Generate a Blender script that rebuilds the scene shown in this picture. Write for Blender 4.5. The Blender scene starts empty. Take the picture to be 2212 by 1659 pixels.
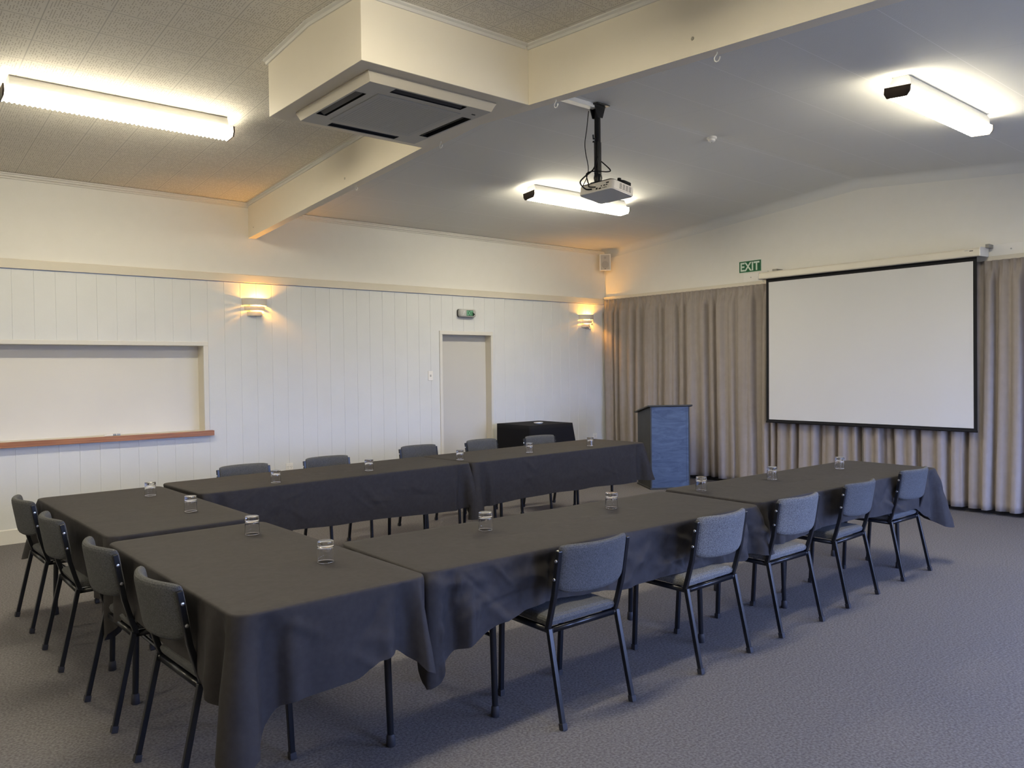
import bpy, bmesh, math, random
from mathutils import Vector, Matrix, noise
PI = math.pi
rnd = random.Random(7)
scene = bpy.context.scene
COL = scene.collection

# ------------------------------------------------------------------ camera
def make_camera():
    f, yaw, pitch, roll = 1712.4465, 0.875302036, -0.0187103772, -0.0122559349
    cy, sy, cp, sp = math.cos(yaw), math.sin(yaw), math.cos(pitch), math.sin(pitch)
    fw = Vector((cy*cp, sy*cp, sp)); r = Vector((sy, -cy, 0)); u = r.cross(fw)
    c, s = math.cos(roll), math.sin(roll)
    r2, u2 = c*r + s*u, -s*r + c*u
    m = Matrix((r2, u2, -fw)).transposed().to_4x4()
    m.translation = Vector((-9.03638522, -8.5441521, 1.55))
    cam = bpy.data.cameras.new('camera'); o = bpy.data.objects.new('camera', cam)
    cam.sensor_fit = 'HORIZONTAL'; cam.sensor_width = 36.0
    cam.lens = f*36.0/2212.0; cam.clip_start = 0.05
    o.matrix_world = m; COL.objects.link(o); scene.camera = o
make_camera()

# ------------------------------------------------------------------ exposure, sky, daylight
vs = scene.view_settings
scene.display_settings.display_device = 'sRGB'
vs.view_transform = 'Standard'; vs.look = 'None'; vs.gamma = 1.0; vs.use_curve_mapping = False
vs.exposure = 0.36
SKY = 14.5            # brightness of the sky seen by the windows
SKY_COL = (0.37, 0.50, 1.0)
GROUND_COL = (0.055, 0.07, 0.095)
LAMP = 58.0           # radiance of the fluorescent diffusers
LAMP_COL = (1.0, 0.90, 0.68)
cyc = scene.cycles
cyc.max_bounces = 10; cyc.diffuse_bounces = 6; cyc.glossy_bounces = 4; cyc.transmission_bounces = 8
cyc.transparent_max_bounces = 8; cyc.caustics_reflective = False; cyc.caustics_refractive = False
cyc.sample_clamp_indirect = 8.0; cyc.use_denoising = True

def make_world():
    w = bpy.data.worlds.new('sky'); scene.world = w; w.use_nodes = True
    nt = w.node_tree; nt.nodes.clear()
    out = nt.nodes.new('ShaderNodeOutputWorld'); bg = nt.nodes.new('ShaderNodeBackground')
    tc = nt.nodes.new('ShaderNodeTexCoord'); sep = nt.nodes.new('ShaderNodeSeparateXYZ')
    ramp = nt.nodes.new('ShaderNodeValToRGB')
    e = ramp.color_ramp.elements
    e[0].position = 0.47; e[0].color = GROUND_COL + (1,)
    e[1].position = 0.53; e[1].color = SKY_COL + (1,)
    mp = nt.nodes.new('ShaderNodeMapRange'); mp.inputs['From Min'].default_value = -1
    nt.links.new(tc.outputs['Generated'], sep.inputs[0]); nt.links.new(sep.outputs['Z'], mp.inputs['Value'])
    nt.links.new(mp.outputs[0], ramp.inputs[0]); nt.links.new(ramp.outputs[0], bg.inputs['Color'])
    bg.inputs['Strength'].default_value = SKY; nt.links.new(bg.outputs[0], out.inputs[0])
make_world()
WIN = [(-7.4, -6.3), (-4.9, -3.0), (-2.5, -0.4)]     # window openings in the wall behind the camera (x ranges)
WZ0, WZ1, WY = 0.35, 2.35, -9.7
for x0, x1 in WIN:                                     # portals only guide the sky sampling through each opening
    l = bpy.data.lights.new('window_portal', 'AREA'); l.shape = 'RECTANGLE'; l.size = x1-x0; l.size_y = WZ1-WZ0
    l.cycles.is_portal = True
    o = bpy.data.objects.new('window_portal', l); COL.objects.link(o)
    o.location = ((x0+x1)/2, WY-0.05, (WZ0+WZ1)/2); o.rotation_euler = (PI/2, 0, PI)

# ------------------------------------------------------------------ materials
MATS = {}
def mat(name, col, rough=0.6, spec=0.4, metal=0.0, **k):
    if name in MATS: return MATS[name]
    m = bpy.data.materials.new(name); m.use_nodes = True
    b = m.node_tree.nodes['Principled BSDF']
    b.inputs['Base Color'].default_value = tuple(col) + (1,)
    b.inputs['Roughness'].default_value = rough
    b.inputs['Specular IOR Level'].default_value = spec
    b.inputs['Metallic'].default_value = metal
    for kk, v in k.items(): b.inputs[kk].default_value = v
    MATS[name] = m
    return m
def nodes(m): return m.node_tree.nodes, m.node_tree.links, m.node_tree.nodes['Principled BSDF']
def noisy(m, c1, c2, scale, detail=4, bump=0.0, bscale=None, stretch=(1, 1, 1), lo=0.35, hi=0.65, bdist=0.01):
    n, l, b = nodes(m)
    tc = n.new('ShaderNodeTexCoord'); mp = n.new('ShaderNodeMapping'); mp.inputs['Scale'].default_value = stretch
    nz = n.new('ShaderNodeTexNoise'); nz.inputs['Scale'].default_value = scale; nz.inputs['Detail'].default_value = detail
    r = n.new('ShaderNodeValToRGB'); r.color_ramp.elements[0].position = lo; r.color_ramp.elements[1].position = hi
    r.color_ramp.elements[0].color = tuple(c1)+(1,); r.color_ramp.elements[1].color = tuple(c2)+(1,)
    l.new(tc.outputs['Object'], mp.inputs[0]); l.new(mp.outputs[0], nz.inputs['Vector'])
    l.new(nz.outputs[0], r.inputs[0]); l.new(r.outputs[0], b.inputs['Base Color'])
    if bump:
        nb = n.new('ShaderNodeTexNoise'); nb.inputs['Scale'].default_value = bscale or scale; nb.inputs['Detail'].default_value = 3
        l.new(mp.outputs[0], nb.inputs['Vector'])
        bp = n.new('ShaderNodeBump'); bp.inputs['Strength'].default_value = bump; bp.inputs['Distance'].default_value = bdist
        l.new(nb.outputs[0], bp.inputs['Height']); l.new(bp.outputs[0], b.inputs['Normal'])
    return m
def glow(name, col, strength):
    m = bpy.data.materials.new(name); m.use_nodes = True; n = m.node_tree.nodes; n.clear()
    e = n.new('ShaderNodeEmission'); o = n.new('ShaderNodeOutputMaterial')
    e.inputs[0].default_value = tuple(col)+(1,); e.inputs[1].default_value = strength
    m.node_tree.links.new(e.outputs[0], o.inputs[0]); return m

M_PANEL = noisy(mat('painted_panel', (0.70, 0.69, 0.66), 0.5, 0.3), (0.655, 0.675, 0.685), (0.675, 0.695, 0.705), 3, bump=0.05, bscale=60)
M_WALL = noisy(mat('wallpaper', (0.68, 0.66, 0.62), 0.75, 0.2), (0.765, 0.755, 0.715), (0.775, 0.765, 0.727), 9, bump=0.10, bscale=150)
M_CREAM = mat('cream_paint', (0.66, 0.62, 0.53), 0.5, 0.3)
M_BEAM = noisy(mat('beam_paint', (0.79, 0.735, 0.62), 0.55, 0.3), (0.785, 0.73, 0.615), (0.795, 0.74, 0.625), 4, bump=0.04, bscale=40)
M_TRIM = mat('trim_paint', (0.68, 0.67, 0.63), 0.45, 0.35)
M_DOOR = mat('door_paint', (0.58, 0.57, 0.535), 0.5, 0.3)
M_WHITE = mat('white_plastic', (0.80, 0.79, 0.76), 0.4, 0.4)
M_CARPET = noisy(mat('carpet', (0.1, 0.09, 0.09), 0.95, 0.05), (0.106, 0.102, 0.104), (0.190, 0.182, 0.186), 90, 6, bump=0.5, bscale=220, bdist=0.004)
M_CLOTH = noisy(mat('black_cloth', (0.03, 0.027, 0.027), 0.75, 0.25), (0.029, 0.0265, 0.0272), (0.035, 0.0322, 0.0330), 40, 3, bump=0.06, bscale=400, bdist=0.002)
M_CLOTHX = mat('jet_cloth', (0.008, 0.008, 0.011), 0.85, 0.2)
M_FABRIC = noisy(mat('chair_fabric', (0.08, 0.08, 0.08), 0.95, 0.1), (0.036, 0.036, 0.035), (0.100, 0.099, 0.094), 260, 2, bump=0.4, bscale=300, bdist=0.002, lo=0.3, hi=0.7)
M_FABL = noisy(mat('chair_fabric_light', (0.15, 0.15, 0.15), 0.95, 0.1), (0.075, 0.076, 0.077), (0.205, 0.205, 0.20), 300, 2, bump=0.4, bscale=300, bdist=0.002, lo=0.36, hi=0.64)
M_FABM = noisy(mat('chair_fabric_mid', (0.1, 0.1, 0.1), 0.95, 0.1), (0.055, 0.057, 0.060), (0.125, 0.127, 0.130), 260, 2, bump=0.4, bscale=300, bdist=0.002, lo=0.3, hi=0.7)
M_STEEL = mat('black_steel', (0.007, 0.008, 0.011), 0.28, 0.45)
M_RUBBER = mat('rubber', (0.02, 0.02, 0.025), 0.6, 0.4)
M_BOLT = mat('zinc', (0.7, 0.7, 0.7), 0.3, 0.5, 1.0)
M_CURTAIN = noisy(mat('curtain_fabric', (0.36, 0.31, 0.28), 0.9, 0.1, **{'Sheen Weight': 0.1}), (0.295, 0.260, 0.240), (0.315, 0.278, 0.257), 12, 3, bump=0.1, bscale=350, bdist=0.002)
M_BLACK = mat('matt_black', (0.012, 0.012, 0.014), 0.7, 0.2)
M_SCREEN = mat('screen_fabric', (0.62, 0.625, 0.63), 0.85, 0.1)
M_CASE = mat('screen_case', (0.70, 0.66, 0.56), 0.4, 0.4)
M_GREY = mat('grey_plastic', (0.42, 0.43, 0.43), 0.5, 0.4)
M_DARK = mat('dark_slot', (0.01, 0.011, 0.014), 0.5, 0.3)
M_BROWN = mat('endcap_brown', (0.03, 0.018, 0.010), 0.4, 0.4)
M_EXIT = mat('exit_green', (0.008, 0.115, 0.045), 0.5, 0.3)
M_EXITL = mat('exit_pale', (0.62, 0.76, 0.66), 0.5, 0.3)
M_EXITG = mat('exit_mint', (0.25, 0.52, 0.38), 0.5, 0.3)
M_ALU = mat('window_frame_paint', (0.55, 0.55, 0.55), 0.4, 0.4)
M_DIFF = glow('lamp_diffuser', LAMP_COL, LAMP)
M_DIFFS = glow('lamp_diffuser_side', LAMP_COL, LAMP*.27)
M_BULB = glow('amber_bulb', (1.0, 0.60, 0.12), 40.0)
def glassm():
    m = mat('clear_glass', (1, 1, 1), 0.0, 0.5, 0.0, **{'Transmission Weight': 1.0, 'IOR': 1.5}); return m
M_GLASS = glassm()
def woodm():
    m = mat('red_wood', (0.3, 0.12, 0.06), 0.35, 0.4)
    noisy(m, (0.24, 0.088, 0.028), (0.43, 0.185, 0.070), 9, 5, stretch=(0.25, 3, 9)); return m
M_WOOD = woodm()
def lecternm():
    m = mat('scuffed_blue', (0.05, 0.08, 0.15), 0.45, 0.4)
    n, l, b = nodes(m)
    tc = n.new('ShaderNodeTexCoord'); mp = n.new('ShaderNodeMapping'); mp.inputs['Scale'].default_value = (1.6, 1.6, 7)
    nz = n.new('ShaderNodeTexNoise'); nz.inputs['Scale'].default_value = 2.2; nz.inputs['Detail'].default_value = 7
    nz.inputs['Roughness'].default_value = 0.62; nz.inputs['Distortion'].default_value = 1.6
    r = n.new('ShaderNodeValToRGB'); r.color_ramp.elements[0].position = 0.3; r.color_ramp.elements[1].position = 0.75
    r.color_ramp.elements[0].color = (0.030, 0.052, 0.105, 1); r.color_ramp.elements[1].color = (0.085, 0.125, 0.205, 1)
    l.new(tc.outputs['Object'], mp.inputs[0]); l.new(mp.outputs[0], nz.inputs['Vector'])
    l.new(nz.outputs[0], r.inputs[0]); l.new(r.outputs[0], b.inputs['Base Color']); return m
M_LECT = lecternm()
M_LECTS = noisy(mat('charcoal_laminate', (0.035, 0.036, 0.034), 0.5, 0.35), (0.030, 0.031, 0.030), (0.042, 0.043, 0.040), 6)

def tilem(name, base, left):
    """ceiling lining: joints (and, for the fibre tiles, punched holes) laid out in room coordinates"""
    m = mat(name, base, 0.85, 0.15)
    n, l, b = nodes(m)
    g = n.new('ShaderNodeNewGeometry'); sp = n.new('ShaderNodeSeparateXYZ'); l.new(g.outputs['Position'], sp.inputs[0])
    def mth(op, a, bb=None, c=None):
        k = n.new('ShaderNodeMath'); k.operation = op
        for i, v in enumerate((a, bb, c)):
            if v is None: continue
            if isinstance(v, (int, float)): k.inputs[i].default_value = v
            else: l.new(v, k.inputs[i])
        return k.outputs[0]
    def line(coord, pitch, off, w):           # 1 on a joint, 0 elsewhere
        t = mth('PINGPONG', mth('SUBTRACT', coord, off), pitch/2)
        return mth('LESS_THAN', t, w)
    X, Y = sp.outputs['X'], sp.outputs['Y']
    if left:
        j = mth('MAXIMUM', line(X, 0.305, -8.142, 0.0032), line(Y, 0.307, -2.942, 0.0036))
    else:
        j = line(Y, 0.6165, -4.02, 0.0028)
        j2 = line(X, 1.22, -3.62, 0.0018)
    mix = n.new('ShaderNodeMix'); mix.data_type = 'RGBA'
    mix.inputs['A'].default_value = tuple(base)+(1,)
    if left:
        cx = mth('SNAP', X, 0.0150); cy = mth('SNAP', Y, 0.0150)
        cmb = n.new('ShaderNodeCombineXYZ'); l.new(cx, cmb.inputs[0]); l.new(cy, cmb.inputs[1])
        wn = n.new('ShaderNodeTexWhiteNoise'); wn.noise_dimensions = '3D'; l.new(cmb.outputs[0], wn.inputs['Vector'])
        hole = mth('MULTIPLY', line(X, 0.0150, 0.0075, 0.0024), line(Y, 0.0150, 0.0075, 0.0040))
        hole = mth('MULTIPLY', hole, mth('GREATER_THAN', wn.outputs['Value'], 0.42))
        ed = mth('MULTIPLY', mth('SUBTRACT', 1.0, line(X, 0.305, -8.142, 0.014)), mth('SUBTRACT', 1.0, line(Y, 0.307, -2.942, 0.014)))
        hole = mth('MULTIPLY', hole, ed)
        mix.inputs['B'].default_value = (0.20, 0.17, 0.13, 1)
        l.new(mth('MULTIPLY', hole, 0.75), mix.inputs['Factor'])
        mix2 = n.new('ShaderNodeMix'); mix2.data_type = 'RGBA'; mix2.inputs['B'].default_value = tuple(c*0.62 for c in base)+(1,)
        l.new(mix.outputs['Result'], mix2.inputs['A']); l.new(mth('MULTIPLY', j, 0.8), mix2.inputs['Factor'])
        l.new(mix2.outputs['Result'], b.inputs['Base Color'])
    else:
        mix.inputs['B'].default_value = (0.80, 0.80, 0.80, 1); l.new(j, mix.inputs['Factor'])
        mix2 = n.new('ShaderNodeMix'); mix2.data_type = 'RGBA'; mix2.inputs['B'].default_value = tuple(c*0.80 for c in base)+(1,)
        l.new(mix.outputs['Result'], mix2.inputs['A']); l.new(mth('MULTIPLY', j2, 0.8), mix2.inputs['Factor'])
        l.new(mix2.outputs['Result'], b.inputs['Base Color'])
        nb = n.new('ShaderNodeTexNoise'); nb.inputs['Scale'].default_value = 120; l.new(g.outputs['Position'], nb.inputs['Vector'])
        bp = n.new('ShaderNodeBump'); bp.inputs['Strength'].default_value = 0.25; bp.inputs['Distance'].default_value = 0.004
        l.new(nb.outputs[0], bp.inputs['Height']); l.new(bp.outputs[0], b.inputs['Normal'])
    return m
M_TILE = tilem('fibre_tile', (0.72, 0.69, 0.62), True)
M_SHEET = tilem('ceiling_sheet', (0.68, 0.685, 0.67), False)

# ------------------------------------------------------------------ mesh helpers
class MB:
    def __init__(s): s.v = []; s.f = []
    def add(s, vs, fs):
        o = len(s.v); s.v += [tuple(p) for p in vs]; s.f += [tuple(i+o for i in f) for f in fs]
    def box(s, x0, x1, y0, y1, z0, z1, M=None):
        vs = [Vector(p) for p in ((x0,y0,z0),(x1,y0,z0),(x1,y1,z0),(x0,y1,z0),(x0,y0,z1),(x1,y0,z1),(x1,y1,z1),(x0,y1,z1))]
        if M: vs = [M @ p for p in vs]
        s.add(vs, [(0,3,2,1),(4,5,6,7),(0,1,5,4),(1,2,6,5),(2,3,7,6),(3,0,4,7)])
        return s
    def prism(s, poly, ax, a0, a1):
        """extrude a 2-D outline along axis ax ('x','y','z')"""
        def P(p, a): return {'x': (a, p[0], p[1]), 'y': (p[0], a, p[1]), 'z': (p[0], p[1], a)}[ax]
        n = len(poly); vs = [P(p, a0) for p in poly] + [P(p, a1) for p in poly]
        s.add(vs, [tuple(range(n)), tuple(range(2*n-1, n-1, -1))] + [(i, (i+1) % n, n+(i+1) % n, n+i) for i in range(n)])
        return s
    def lathe(s, prof, c=(0, 0, 0), seg=32, closed=False, sx=1.0, sy=1.0, a0=0.0, a1=2*PI):
        full = abs(a1-a0-2*PI) < 1e-6; m = seg if full else seg+1
        vs = []
        for r, z in prof:
            for k in range(m):
                a = a0+(a1-a0)*k/seg; vs.append((c[0]+r*sx*math.cos(a), c[1]+r*sy*math.sin(a), c[2]+z))
        fs = []; n = len(prof)
        for i in range(n if closed else n-1):
            for k in range(seg):
                k2 = (k+1) % m; i2 = (i+1) % n
                fs.append((i*m+k, i*m+k2, i2*m+k2, i2*m+k))
        s.add(vs, fs); return s
    def disc(s, r, c, seg=24):
        s.add([(c[0]+r*math.cos(2*PI*k/seg), c[1]+r*math.sin(2*PI*k/seg), c[2]) for k in range(seg)], [tuple(range(seg))]); return s
    def tube(s, pts, r, seg=10, square=False, up=None):
        pts = [Vector(p) for p in pts]; n = len(pts)
        rr = r if isinstance(r, (list, tuple)) else [r]*n
        if square: seg = 4
        ref = Vector(up) if up else None
        rings = []; prev = None
        for i, p in enumerate(pts):
            t = (pts[min(i+1, n-1)] - pts[max(i-1, 0)]).normalized()
            if prev is None:
                a = ref or (Vector((0, 0, 1)) if abs(t.z) < 0.9 else Vector((1, 0, 0)))
                u = (a - t*a.dot(t)).normalized()
            else: u = (prev - t*prev.dot(t)).normalized()
            prev = u; w = t.cross(u)
            ring = []
            for k in range(seg):
                ang = 2*PI*k/seg + (PI/4 if square else 0)
                q = rr[i]*(math.sqrt(2) if square else 1)
                ring.append(p + u*math.cos(ang)*q + w*math.sin(ang)*q)
            rings.append(ring)
        vs = [q for g in rings for q in g]
        fs = [(i*seg+k, i*seg+(k+1) % seg, (i+1)*seg+(k+1) % seg, (i+1)*seg+k) for i in range(n-1) for k in range(seg)]
        fs += [tuple(range(seg-1, -1, -1)), tuple((n-1)*seg+k for k in range(seg))]
        s.add(vs, fs); return s
    def grid(s, fn, nu, nv, wrap=False):
        vs = [fn(i/nu, j/nv) for j in range(nv+1) for i in range(nu+1)]
        s.add(vs, [(j*(nu+1)+i, j*(nu+1)+i+1, (j+1)*(nu+1)+i+1, (j+1)*(nu+1)+i) for j in range(nv) for i in range(nu)])
        return s
    def build(s, name, m, parent=None, smooth=False, bevel=0.0, seg=2, sub=0, loc=None, merge=False):
        me = bpy.data.meshes.new(name); me.from_pydata(s.v, [], s.f)
        bm = bmesh.new(); bm.from_mesh(me)
        if merge: bmesh.ops.remove_doubles(bm, verts=bm.verts, dist=1e-5)
        bmesh.ops.recalc_face_normals(bm, faces=bm.faces)
        if smooth:
            for f in bm.faces: f.smooth = True
            for e in bm.edges:
                if len(e.link_faces) == 2 and e.calc_face_angle(0) > math.radians(40): e.smooth = False
        bm.to_mesh(me); bm.free()
        for q in (m if isinstance(m, (list, tuple)) else [m]): me.materials.append(q)
        o = bpy.data.objects.new(name, me); COL.objects.link(o)
        if parent: o.parent = parent
        if loc: o.location = loc
        if bevel:
            b = o.modifiers.new('bevel', 'BEVEL'); b.width = bevel; b.segments = seg; b.limit_method = 'ANGLE'; b.angle_limit = 0.7
        if sub:
            b = o.modifiers.new('sub', 'SUBSURF'); b.levels = sub; b.render_levels = sub
        return o
def tag(o, label, cat, group=None, kind=None):
    o['label'] = label; o['category'] = cat
    if group: o['group'] = group
    if kind: o['kind'] = kind
    return o
def thing(name, label, cat, loc=(0, 0, 0), rz=0.0, group=None, kind=None):
    o = bpy.data.objects.new(name, None); COL.objects.link(o); o.empty_display_size = 0.1
    o.location = loc; o.rotation_euler = (0, 0, rz)
    return tag(o, label, cat, group, kind)
def copy_tree(o, parent=None):
    c = o.copy(); COL.objects.link(c); c.parent = parent
    for ch in list(o.children): copy_tree(ch, c)
    return c
def text_mesh(txt, w, h, name, m, parent, M, bold=0.0):
    cu = bpy.data.curves.new(name, 'FONT'); cu.body = txt; cu.size = 1.0; cu.align_x = 'CENTER'; cu.align_y = 'CENTER'
    cu.extrude = 0.0; cu.offset = bold
    t = bpy.data.objects.new('tmp_text', cu); COL.objects.link(t)
    dg = bpy.context.evaluated_depsgraph_get(); dg.update()
    me = bpy.data.meshes.new_from_object(t.evaluated_get(dg))
    bpy.data.objects.remove(t); bpy.data.curves.remove(cu)
    xs = [v.co.x for v in me.vertices]; ys = [v.co.y for v in me.vertices]
    ky = h/(max(ys)-min(ys)); kx = w/(max(xs)-min(xs)); mx, my = (max(xs)+min(xs))/2, (max(ys)+min(ys))/2
    bm = bmesh.new(); bm.from_mesh(me)
    for v in bm.verts: v.co = Vector(((v.co.x-mx)*kx, (v.co.y-my)*ky, 0))
    bmesh.ops.transform(bm, matrix=M, verts=bm.verts)
    for f in bm.faces: f.smooth = False
    me2 = bpy.data.meshes.new(name); bm.to_mesh(me2); bm.free(); me2.materials.append(m)
    o = bpy.data.objects.new(name, me2); COL.objects.link(o); o.parent = parent
    return o

# ------------------------------------------------------------------ the room
XB, YF = -14.6, WY                     # wall behind and to the side of the camera
RIDGE = -4.07
def ceil_l(y): return 3.40+0.066*min(-y, 2*-RIDGE+y)
def ceil_r(y): return 3.345+0.087*min(-y, 2*-RIDGE+y)
BX0, BX1 = -5.65, -5.565               # the beam
def beam_z(y):
    return 3.022+0.0650*(-y) if y > RIDGE else 3.022+0.0650*(2*-RIDGE+y)
def struct(o, label, cat): return tag(o, label, cat, kind='structure')

struct(MB().box(XB-.2, .2, YF-.2, .2, -.2, 0).build('floor', M_CARPET), 'dark grey-brown loop pile carpet covering the whole floor', 'floor')
# ceiling: fibre tiles on the hatch side of the beam, painted sheets on the screen side
b = MB()
for (x0, x1, cf) in ((XB, BX0+.04, ceil_l), (BX0+.04, 0.0, ceil_r)):
    for (y0, y1) in ((0.0, RIDGE), (RIDGE, YF)):
        b.add([(x0, y0, cf(y0)), (x1, y0, cf(y0)), (x1, y1, cf(y1)), (x0, y1, cf(y1))], [(0, 1, 2, 3)])
    b.add([(x0, 0, cf(0)), (x0, RIDGE, cf(RIDGE)), (x0, YF, cf(YF)), (x0, YF, 4.0), (x0, 0, 4.0)], [(0, 1, 2, 3, 4)])
b.add([(XB, 0, 4), (0, 0, 4), (0, YF, 4), (XB, YF, 4)], [(0, 1, 2, 3)])
ce = b.build('ceiling', [M_TILE, M_SHEET])
for p in ce.data.polygons: p.material_index = 0 if p.center.x < BX0 else 1
struct(ce, 'low gabled ceiling of perforated tiles and painted sheets', 'ceiling')

# panelled wall with hatch and door openings
HX0, HX1, HZ0, HZ1 = -8.95, -6.166, 0.94, 1.836
DX0, DX1, DZ1 = -3.098, -2.292, 2.014
holes = [(HX0, HX1, HZ0, HZ1), (DX0, DX1, 0.0, DZ1)]
xs = []
k = -24
while True:
    g = -7.883+0.1772*k
    if g > 0: break
    if g > XB: xs += [(g-.0022, 0), (g, 1), (g+.0022, 0)]
    k += 1
xs = [(XB, 0)]+xs+[(0.0, 0)]
for h in holes:
    for e in h[:2]: xs.append((e, 0))
xs.sort()
PY = -0.012
b = MB()
for (xa, ga), (xb_, gb) in zip(xs, xs[1:]):
    if xb_-xa < 1e-6: continue
    ya, yb = PY+(.0032 if ga else 0), PY+(.0032 if gb else 0)
    xm = (xa+xb_)/2; zr = [(0.0, 2.524)]
    for (h0, h1, z0, z1) in holes:
        if h0 < xm < h1:
            nz = []
            for (a, c) in zr:
                if z0 > a: nz.append((a, z0))
                if z1 < c: nz.append((z1, c))
            zr = nz
    for (a, c) in zr:
        b.add([(xa, ya, a), (xb_, yb, a), (xb_, yb, c), (xa, ya, c)], [(0, 1, 2, 3)])
# plain upper wall and the wall behind
b.add([(XB, .03, 2.5), (0, .03, 2.5), (0, .03, 2.56), (XB, .03, 2.56)], [(0, 1, 2, 3)])
b.add([(XB, -.004, 2.55), (0, -.004, 2.55), (0, -.004, 3.55), (XB, -.004, 3.55)], [(0, 1, 2, 3)])
b.add([(XB, .35, 0), (0, .35, 0), (0, .35, 4), (XB, .35, 4)], [(0, 1, 2, 3)])
wl = b.build('wall_left', [M_PANEL, M_WALL])
for p in wl.data.polygons: p.material_index = 1 if p.center.z > 2.8 else 0
struct(wl, 'white grooved board wall with plain paper above the rail', 'wall')

b = MB().box(0, .2, YF, .35, -.1, 4.0)
struct(b.build('wall_right', M_WALL), 'plain cream wall carrying the curtains and projection screen', 'wall')
struct(MB().box(XB-.2, XB, YF, .35, -.1, 4.0).build('wall_back', M_WALL), 'plain cream wall behind the camera, opposite the screen', 'wall')
b = MB()
edges = [XB]+[e for w in WIN for e in w]+[0.0]
for i in range(0, len(edges), 2): b.box(edges[i], edges[i+1], WY-.15, WY, 0, 4)
for (x0, x1) in WIN: b.box(x0, x1, WY-.15, WY, 0, WZ0); b.box(x0, x1, WY-.15, WY, WZ1, 4)
struct(b.build('wall_front', M_WALL), 'plain cream wall with wide windows opposite the panelled wall', 'wall')
for i, (x0, x1) in enumerate(WIN):
    b = MB(); t = .05
    b.box(x0, x1, WY-.1, WY-.04, WZ0, WZ0+t).box(x0, x1, WY-.1, WY-.04, WZ1-t, WZ1)
    xm = x0+(x1-x0)*0.36
    for xx in (x0, xm-t/2, x1-t): b.box(xx, xx+t, WY-.1, WY-.04, WZ0+t, WZ1-t)
    b.box(x0+t, xm-t/2, WY-.1, WY-.04, 1.75, 1.79)
    struct(b.build('window_%d' % (i+1), M_ALU), 'painted window frame in the wall opposite the panelling, %s opening' % ('first', 'second', 'third')[i], 'window')

# rail, cornices, skirting
struct(MB().prism([(.02, 2.533), (-.034, 2.533), (-.034, 2.612), (-.028, 2.619), (.02, 2.619)], 'x', XB, -.001).build('trim_1', M_CREAM),
       'deep cream picture rail capping the board panelling', 'trim')
def cornice(name, x0, x1, zc, lab):
    z = zc
    p = [(-.004, z), (-.05, z), (-.05, z-.010), (-.036, z-.016), (-.036, z-.028), (-.018, z-.036), (-.018, z-.048), (-.004, z-.05)]
    struct(MB().prism(p, 'x', x0, x1).build(name, M_TRIM), lab, 'trim')
cornice('trim_2', XB, BX0, 3.40, 'stepped cream cornice above panelling, on hatch side of beam')
cornice('trim_3', BX1, 0.0, 3.345, 'stepped cream cornice above panelling, on screen side of beam')
b = MB()
for x0, x1 in ((XB, DX0-.043), (DX1+.043, 0.0)):
    b.prism([(PY, 0), (PY-.014, 0), (PY-.014, .128), (PY-.008, .136), (PY, .136)], 'x', x0, x1)
struct(b.build('baseboard_left', M_TRIM), 'white skirting board along the panelled wall', 'baseboard')
struct(MB().box(-.012, 0, YF, -.03, 0, .09).build('hem_shade_strip', mat('hem_shade_dark', (0.02, 0.018, 0.018), .6)), 'dark strip painted as the shaded gap under the curtain hems', 'baseboard')  # dark colour stands in for the shaded gap below the curtains
# curved cove between ceiling and screen wall
b = MB()
for (ya, yb) in ((-.004, RIDGE), (RIDGE, YF)):
    def fn(u, v, ya=ya, yb=yb):
        y = ya+(yb-ya)*u; a = v*PI/2; R = .11
        return (-R+R*math.sin(a), y, ceil_r(y)-R+R*math.cos(a))
    b.grid(fn, 2, 8)
struct(b.build('trim_4', mat('ceiling_paint', (0.68, 0.685, 0.67), .8, .15), smooth=True), 'curved cove where the ceiling meets the screen wall', 'trim')
# beam with small cornice on its tiled side
ys = [0.0, RIDGE, YF]
b = MB()
for ya, yb in zip(ys, ys[1:]):
    vs = []
    for y in (ya, yb):
        for x in (BX0, BX1): vs += [(x, y, beam_z(y)), (x, y, 3.8)]
    b.add(vs, [(0, 1, 5, 4), (2, 6, 7, 3), (0, 4, 6, 2)])
b.add([(BX0, 0, beam_z(0)), (BX1, 0, beam_z(0)), (BX1, 0, 3.8), (BX0, 0, 3.8)], [(0, 1, 2, 3)])
bm_ = struct(b.build('ceiling_beam', M_BEAM), 'long cream boxed beam crossing the ceiling from the panelled wall', 'beam')
sc = MB()
for (y, z, r) in ((-2.22, 3.25, .012), (-5.98, 3.25, .010), (-.15, 3.12, .008)):
    sc.lathe([(r, 0), (r*.8, .002), (0, .002)], (0, 0, 0), 12)
    for i in range(len(sc.v)-36, len(sc.v)): p = sc.v[i]; sc.v[i] = (BX0-p[2]-.0005, y+p[0], z+p[1])
sc.build('filled_screw_hole', mat('filler', (0.42, 0.39, 0.32), .7), bm_)
def slope_trim(name, xa, xb, y0, y1, lab, cf=ceil_l, axis='y', col=M_TRIM):
    pass
def cove_strip(b, x, sgn, y0, y1):
    """little quarter round along the side of the beam or bulkhead, following the ceiling"""
    yy = [y0]+([RIDGE] if min(y0, y1) < RIDGE < max(y0, y1) else [])+[y1]
    for ya, yb in zip(yy, yy[1:]):
        vs = []
        for y in (ya, yb):
            z = ceil_l(y)
            for (dx, dz) in ((0, -.032), (-.010, -.032), (-.014, -.016), (-.030, -.010), (-.030, 0), (0, 0)):
                vs.append((x+sgn*dx, y, z+dz-.0005))
        b.add(vs, [(i, (i+1) % 6, 6+(i+1) % 6, 6+i) for i in range(6)]+[(5, 4, 3, 2, 1, 0), (6, 7, 8, 9, 10, 11)])
AX0, AX1, AY0, AY1, AZ = -6.86, BX0, -4.69, -3.45, 3.246
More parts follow.
